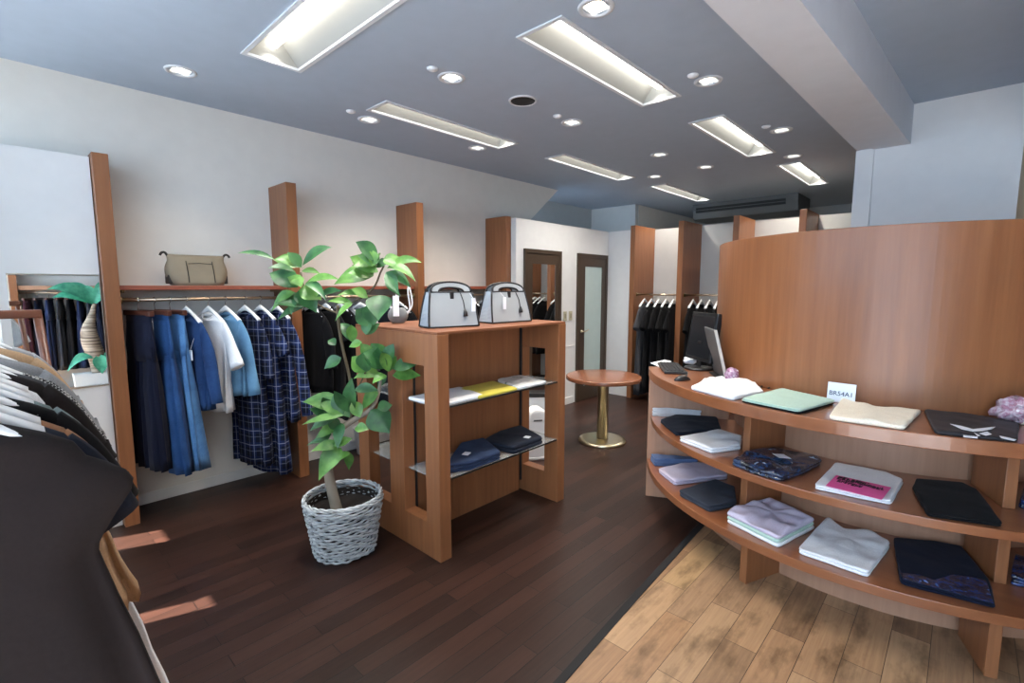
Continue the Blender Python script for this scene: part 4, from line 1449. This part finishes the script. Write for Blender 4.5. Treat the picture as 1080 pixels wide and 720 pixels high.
# local X along the screen, local +Y is behind? pick the side that faces the room
sgn = -1 if Vector((-wv.y, wv.x, 0)).dot(tw) > 0 else 1   # local +Y = (-wv.y, wv.x)
bm = bmesh.new()
def tilt(bm, a, z):
    bmesh.ops.rotate(bm, verts=bm.verts[:], cent=(0, 0, z), matrix=Matrix.Rotation(a, 3, 'X'))
    return bm
sc = -sgn
TA = rad(8)*sc
obj('casing', tilt(B(-0.17, 0.17, -0.02, 0.02, 0.06, 0.40, 0.006), TA, 0.06), 'black_plastic', t)
obj('screen', tilt(B(-0.15, 0.15, sc*0.0195 if sc > 0 else -0.0215, 0.0215 if sc > 0 else -0.0195, 0.085, 0.375, 0), TA, 0.06), 'screen_black', t)
obj('stand_neck', tilt(B(-0.03, 0.03, -0.035-sc*0.03, 0.0-sc*0.0, 0.0, 0.2, 0.004), 0, 0), 'black_plastic', t)
bm = bmesh.new(); lathe(bm, [(0.10, 0), (0.10, 0.012), (0.06, 0.018), (0.02, 0.02)], 28); obj('stand_base', bm, 'black_plastic', t, True)
# slim grey panel leaning beside the monitor
pb = onz(760, 394, Z1)
k = 1.0
while math.hypot(pb.x*k-CC[0], pb.y*k-CC[1]) < 1.03 and k > 0.5:
    k -= 0.002
pb = Vector((pb.x*k, pb.y*k, Z1))
t = thing('laptop_lid', 'slim grey slab standing on edge between monitor and curved screen', 'display panel', (pb.x, pb.y, Z1+.001), math.atan2((tw*0.975+RT*0.2).y, (tw*0.975+RT*0.2).x))
obj('back_shell', tilt(B(-0.15, 0.14, -0.008, 0.008, 0.006, 0.32, 0.005), rad(14)*(1 if sc > 0 else -1)*-1, 0.0), 'slate_grey', t)
obj('rim', tilt(B(0.141, 0.15, -0.009, 0.009, 0.006, 0.32, 0.003), rad(14)*(1 if sc > 0 else -1)*-1, 0.0), 'silver_edge', t)
obj('foot', B(-0.1, 0.1, -0.05, 0.05, 0, 0.008, 0.003), 'black_plastic', t)


def blob(name, label, cat, px, py, z, rx, ry, rz_, mat, seed, amp=0.25, parts=None):
    c = onz(px, py, z)
    r, a = math.hypot(c.x-CC[0], c.y-CC[1]), math.atan2(c.y-CC[1], c.x-CC[0])
    k = 1.0
    while math.hypot(c.x*k-CC[0], c.y*k-CC[1]) < 1.01+rx*1.2 and k > 0.5:
        k -= 0.002
    c = Vector((c.x*k, c.y*k, z))
    t = thing(name, label, cat, (c.x, c.y, z+0.001), 0.3*seed)
    bm = bmesh.new()
    rings = []
    for i in range(1, 14):
        th = PI*(1-i/14)
        rings.append([])
        for j in range(24):
            a = 2*PI*j/24
            v = Vector((math.sin(th)*math.cos(a), math.sin(th)*math.sin(a), math.cos(th)))
            k = 1+amp*nz(v*2.2+Vector((seed, 0, 0)))+amp*0.6*nz(v*6+Vector((0, seed, 0)))
            rings[-1].append((v.x*rx*k, v.y*ry*k, max(0, (v.z*rz_*k+rz_*0.92))))
    loft(bm, rings, True, True)
    obj('cloth', bm, mat, t, True)
    return t


blob('crumpled_cloth', 'small crumpled white cloth under the monitor', 'cloth', 728, 384, Z1, 0.05, 0.05, 0.03, 'white_cloth', 2)
blob('floral_pouch', 'small purple floral pouch against the curved screen', 'pouch', 772, 395, Z1, 0.04, 0.04, 0.045, 'floral', 3)
fr = blob('frilly_cloth', 'pink and white frilly bundle at the far edge of the counter top', 'cloth', 1072, 440, Z1, 0.07, 0.07, 0.055, 'frill', 5, 0.4)
blob('cloth_bundle', 'small cream cloth bundle beside the frilly bundle', 'cloth', 1084, 448, Z1, 0.04, 0.04, 0.02, 'cream_cloth', 6)
# white paper at the counter end
p4 = [onz(x, y, Z1+.004) for x, y in ((686, 382.5), (696, 387), (708, 381), (700, 379.5))]
c0 = sum(p4, Vector())/4
t = thing('paper_sheets', 'few white paper sheets behind the keyboard', 'paper', (c0.x, c0.y, Z1+.001))
bm = bmesh.new(); prism(bm, [(v.x-c0.x, v.y-c0.y) for v in p4], 0, 0.003); obj('sheet', bm, 'white_card', t)
bm = bmesh.new(); prism(bm, [((v.x-c0.x)*0.95+0.006, (v.y-c0.y)*0.95-0.004) for v in p4], 0.0032, 0.005); obj('sheet', bm, 'white_card', t)
# black strap lying by the white tee
t = thing('black_strap', 'thin black strap lying on the counter between white tee and screen', 'strap', (0, 0, 0))
pts = [onz(x, y, Z1+.006) for x, y in ((800, 409), (808, 405.5), (818, 404.5), (828, 406), (834, 409), (822, 408.5), (810, 409))]
t.location = (pts[0].x, pts[0].y, Z1)
bm = bmesh.new(); tube(bm, [v-t.location for v in smooth_path(pts, 4)], 0.005, 8); obj('strap', bm, 'black_plastic', t, True)
bm = bmesh.new(); v = pts[0]-t.location; box(bm, v.x-0.015, v.x+0.015, v.y-0.01, v.y+0.01, 0.001, 0.014, 0.002); obj('buckle', bm, 'brass_dark', t)
# small sign card
pA, pB = onz(878, 421.5, Z1), onz(901, 424, Z1)
sa_ = math.atan2((pA+pB).y/2-CC[1], (pA+pB).x/2-CC[0])
cs = Vector((CC[0]+1.035*math.cos(sa_), CC[1]+1.035*math.sin(sa_), 0))
dv = Vector((math.sin(sa_), -math.cos(sa_), 0))*-(pB-pA).length
if dv.dot(RT) < 0:
    dv = -dv
t = thing('sign_card', 'small white sign card with dark lettering leaning on the curved screen', 'sign', (cs.x, cs.y, Z1+.001), math.atan2(dv.y, dv.x))
sw = 0.06
def leanm(bm):
    bmesh.ops.rotate(bm, verts=bm.verts[:], cent=(0, 0, 0), matrix=Matrix.Rotation(rad(-6), 3, 'X'))
    return bm
obj('card', leanm(B(-sw, sw, -0.003, 0.003, 0, 0.098, 0.001)), 'white_card', t)
fc = bpy.data.curves.new('lettering', 'FONT')
fc.body = 'BR54A1'
fc.size = 0.031
fc.align_x = 'CENTER'
fc.extrude = 0.0006
fo = bpy.data.objects.new('lettering', fc)
COL.objects.link(fo)
bpy.context.view_layer.update()
me = bpy.data.meshes.new_from_object(fo)
bpy.data.objects.remove(fo)
fo = bpy.data.objects.new('lettering', me)
COL.objects.link(fo)
me.materials.clear()
me.materials.append(MATS['ink_blue'])
fo.parent = t
fo.rotation_euler = (rad(84), 0, 0)
fo.location = (0, -0.002, 0.035)

# ================================================================ ROUND TABLE
TC = (4.125, 2.596)
t = thing('round_table', 'round wooden pedestal table with brass column and disc base', 'table', (*TC, 0))
bm = bmesh.new(); lathe(bm, [(0.02, 0.635), (0.365, 0.635), (0.372, 0.642), (0.372, 0.668), (0.366, 0.675), (0.02, 0.675)], 64); obj('table_top', bm, 'table_wood', t, True, 0.002)
bm = bmesh.new(); lathe(bm, [(0.055, 0.03), (0.055, 0.628), (0.12, 0.629), (0.12, 0.634)], 32); obj('column', bm, 'brass', t, True)
bm = bmesh.new(); lathe(bm, [(0.235, 0.0), (0.238, 0.01), (0.232, 0.026), (0.2, 0.032), (0.06, 0.034)], 56); obj('base', bm, 'brass', t, True)


# ================================================================ BAGS
def tote(label, x, y, rz, wd, dp, ht, tassel=True, tagx=None, group=None):
    t = thing('tote_bag', label, 'handbag', (x, y, 1.3115), rz, group)
    tp = 0.84
    def sec(z, f, d):
        return [(-wd/2*f, -d/2, z), (wd/2*f, -d/2, z), (wd/2*f, d/2, z), (-wd/2*f, d/2, z)]
    bm = bmesh.new()
    rings = []
    for i in range(9):
        f = i/8
        rings.append(sec(0.006+ht*f, 1-(1-tp)*f+0.02*math.sin(PI*f), dp*(1-0.55*f)))
    vr = [[bm.verts.new(p) for p in r] for r in rings]
    for a, c in zip(vr, vr[1:]):
        for k in (0, 2):
            bm.faces.new((a[k], a[(k+1) % 4], c[(k+1) % 4], c[k]))
    bm.faces.new(vr[0][::-1])
    o = obj('front_and_back', bm, 'silver_leather', t)
    for k, s in ((1, 1), (3, -1)):
        bm = bmesh.new()
        g = [[], []]
        for r in rings:
            g[0].append(Vector(r[k])); g[1].append(Vector(r[(k+1) % 4]))
        mid = [(a+c)/2-Vector((s*0.018*min(1, i/4), 0, 0)) for i, (a, c) in enumerate(zip(*g))]
        loft(bm, [[a, m_, c] for a, m_, c in zip(g[0], mid, g[1])], closed=False)
        obj('gusset', bm, 'silver_side', t)
    bm = bmesh.new()
    for k in range(4):
        tube(bm, [r[k] for r in rings], 0.006, 6)
    b_ = rings[0]
    tube(bm, [b_[0], b_[1], b_[2], b_[3], b_[0]], 0.005, 6)
    tp_ = rings[-1]
    tube(bm, [tp_[0], tp_[1]], 0.0045, 6)
    tube(bm, [tp_[2], tp_[3]], 0.0045, 6)
    obj('piping', bm, 'bag_trim', t, True)
    for s in (-1, 1):
        # wide domed handle with an opening, edged in black
        bm = bmesh.new()
        yy = s*dp*0.22
        n = 18
        outer = []
        inner = []
        for i in range(n+1):
            a = PI*i/n
            outer.append(Vector((-wd*0.40*math.cos(a), yy-s*0.02*math.sin(a), ht+0.004+0.062*math.sin(a)**0.7)))
            inner.append(Vector((-wd*0.25*math.cos(a), yy-s*0.014*math.sin(a), ht+0.004+0.030*math.sin(a)**0.7)))
        loft(bm, [[o_-Vector((0, 0.003, 0)), i_-Vector((0, 0.003, 0)), i_+Vector((0, 0.003, 0)), o_+Vector((0, 0.003, 0))] for o_, i_ in zip(outer, inner)], True, True)
        h = obj('handle', bm, 'silver_leather', t)
        bm = bmesh.new()
        tube(bm, outer, 0.007, 6)
        tube(bm, inner, 0.006, 6)
        obj('handle_edge', bm, 'bag_trim', h, True)
    bm = bmesh.new()
    box(bm, -0.012, 0.012, -dp*0.22-0.012, -dp*0.22+0.0, ht-0.035, ht+0.005, 0.003)
    obj('snap_tab', bm, 'bag_trim', t)
    if tassel:
        bm = bmesh.new()
        yb = -dp*0.36
        tube(bm, [(wd*0.18, -dp*0.24, ht), (wd*0.2, yb-0.008, ht*0.75), (wd*0.22, yb-0.012, ht*0.5)], 0.003, 6)
        tube(bm, [(wd*0.22, yb-0.014, ht*0.52), (wd*0.225, yb-0.016, ht*0.42), (wd*0.23, yb-0.017, ht*0.32)], [0.006, 0.013, 0.015], 8)
        obj('tassel', bm, 'bag_trim', t, True)
    if tagx is not None:
        bm = bmesh.new()
        yb = -dp*0.4
        box(bm, tagx-0.014, tagx+0.014, yb-0.012, yb-0.010, ht*0.45, ht*0.85, 0)
        tube(bm, [(tagx, yb-0.011, ht*0.84), (tagx-0.01, -dp*0.24, ht)], 0.0015, 5)
        obj('price_tag', bm, 'white_card', t)
    return t


tote('silver grey structured tote bag with black edging, closer to the plant', 1.905, 2.30, rad(-14), 0.33, 0.15, 0.205, True, 0.13, 'silver tote bags on the island')
tote('silver grey structured tote bag with black edging, closer to the fitting rooms', 2.43, 2.33, rad(-4), 0.36, 0.15, 0.205, True, -0.07, 'silver tote bags on the island')
# small grey pouch with tall tag
pc = onz(420, 341, 1.311)
t = thing('small_pouch', 'small grey furry pouch with a tall white tag and loop, on the island corner', 'pouch', (pc.x, pc.y, 1.3115), rad(-47))
bm = bmesh.new()
rings = []
for i in range(10):
    f = i/9
    r = math.sin(PI*(0.12+0.76*f))**0.5
    rings.append([(0.065*r*math.copysign(abs(math.cos(a))**0.6, math.cos(a)), 0.045*r*math.copysign(abs(math.sin(a))**0.6, math.sin(a)), 0.005+0.1*f) for a in [2*PI*j/24 for j in range(24)]])
loft(bm, rings, True, True)
obj('body', bm, 'pouch_grey', t, True)
obj('paper_tag', B(-0.02, 0.02, -0.052, -0.048, 0.05, 0.185, 0.001), 'white_card', t)
bm = bmesh.new(); tube(bm, smooth_path([(0.06, 0, 0.06), (0.095, 0, 0.12), (0.09, 0, 0.2), (0.075, 0, 0.245), (0.07, 0, 0.2), (0.08, 0, 0.1), (0.05, 0, 0.07)], 4), 0.005, 8); obj('strap_loop', bm, 'white_gloss', t, True)
bm = bmesh.new(); tube(bm, [(0.0, -0.045, 0.18), (0.0, -0.03, 0.26)], 0.004, 6); obj('tag_cord', bm, 'white_gloss', t, True)
# khaki bag on the wall shelf
t = thing('shoulder_bag', 'olive khaki canvas bag with black corners on the wall shelf', 'bag', (1.032, 4.06, 1.564), 0)
bm = bmesh.new()
rings = []
for i in range(11):
    f = i/10
    hw = 0.160+0.024*math.sin(PI*min(1, f*1.25))*1.0+0.018*f
    d = 0.10*(1-0.75*f**1.6)
    ring = []
    for j in range(40):
        a = 2*PI*j/40
        x = hw*math.copysign(abs(math.cos(a))**0.55, math.cos(a))
        y = d*math.copysign(abs(math.sin(a))**0.7, math.sin(a))
        k = 0.006*nz((x*14, y*10, f*4))
        ring.append((x, y+k, 0.002+0.215*f-0.01*math.cos(x*9)*f+0.004*nz((x*20, 0, f))))
    rings.append(ring)
loft(bm, rings, True, True)
obj('body', bm, 'khaki', t, True)
bm = bmesh.new()
for x in (-0.075, 0.085):
    tube(bm, [(x, -0.104*(1-0.75*f**1.6)-0.0005, 0.01+0.2*f) for f in (0.05, 0.2, 0.4, 0.6, 0.8)], 0.003, 6)
tube(bm, [(-0.07, -0.085, 0.15), (0.0, -0.083, 0.155), (0.08, -0.085, 0.15)], 0.003, 6)
obj('seam', bm, 'khaki_dark', t, True)
for s in (-1, 1):
    bm = bmesh.new()
    tube(bm, smooth_path([(s*0.165, 0, 0.195), (s*0.185, -0.01, 0.225), (s*0.205, -0.01, 0.222), (s*0.215, -0.01, 0.205)], 3), 0.008, 7)
    obj('strap_end', bm, 'khaki_dark', t, True)
    bm = bmesh.new()
    box(bm, s*0.172-0.012, s*0.172+0.012, -0.05, 0.05, 0.012, 0.075, 0.006)
    obj('corner_patch', bm, 'khaki_dark', t)

# ================================================================ FLOOR ITEMS BEHIND THE ISLAND
c0 = onz(566, 490, 0.0)
ap = Vector((3.30, 2.78, 0))
t = thing('air_purifier', 'white rounded small appliance seen through the island end frame', 'appliance', ap, rad(-35))
bm = bmesh.new()
rings = []
for i in range(13):
    f = i/12
    z = 0.47*f
    k = 1 if f < 0.8 else math.sqrt(max(0.02, 1-((f-0.8)/0.2)**2*0.9))
    rings.append([(0.11*k*math.copysign(abs(math.cos(a))**0.5, math.cos(a)), 0.075*math.copysign(abs(math.sin(a))**0.5, math.sin(a)), z) for a in [2*PI*j/32 for j in range(32)]])
loft(bm, rings, True, True)
obj('body', bm, 'bottle_white', t, True)
obj('foot', B(-0.1, 0.1, -0.08, 0.08, 0, 0.03, 0.01), 'white_metal', t)
obj('control_strip', B(-0.04, 0.04, -0.079, -0.073, 0.36, 0.375, 0.002), 'slate_grey', t)
t = thing('clear_display_case', 'pale case with a black lid behind the white rounded appliance', 'display case', (3.42, 2.95, 0), rad(-43))
bm = bmesh.new()
for a, c, d, e in ((-0.14, 0.14, -0.07, -0.064), (-0.14, 0.14, 0.064, 0.07), (-0.14, -0.134, -0.064, 0.064), (0.134, 0.14, -0.064, 0.064)):
    box(bm, a, c, d, e, 0.0, 0.53, 0)
obj('clear_walls', bm, 'white_metal', t)
obj('lid', B(-0.145, 0.145, -0.075, 0.075, 0.53, 0.57, 0.005), 'black_plastic', t)
bn = onz(376, 491, 0.0)
t = thing('paper_bin', 'small white bin on the floor behind the potted plant', 'bin', (bn.x+0.25, bn.y+0.25, 0))
bm = bmesh.new()
lathe(bm, [(0.09, 0.0), (0.115, 0.24), (0.12, 0.245), (0.112, 0.245), (0.09, 0.02)], 28)
obj('bucket', bm, 'white_gloss', t, True)
bm = bmesh.new()
loft(bm, [[(r*math.cos(k*2*PI/28), r*math.sin(k*2*PI/28), z) for k in range(28)] for r, z in ((0.116, 0.238), (0.124, 0.242), (0.12, 0.25), (0.113, 0.246))])
obj('rim', bm, 'white_metal', t, True)
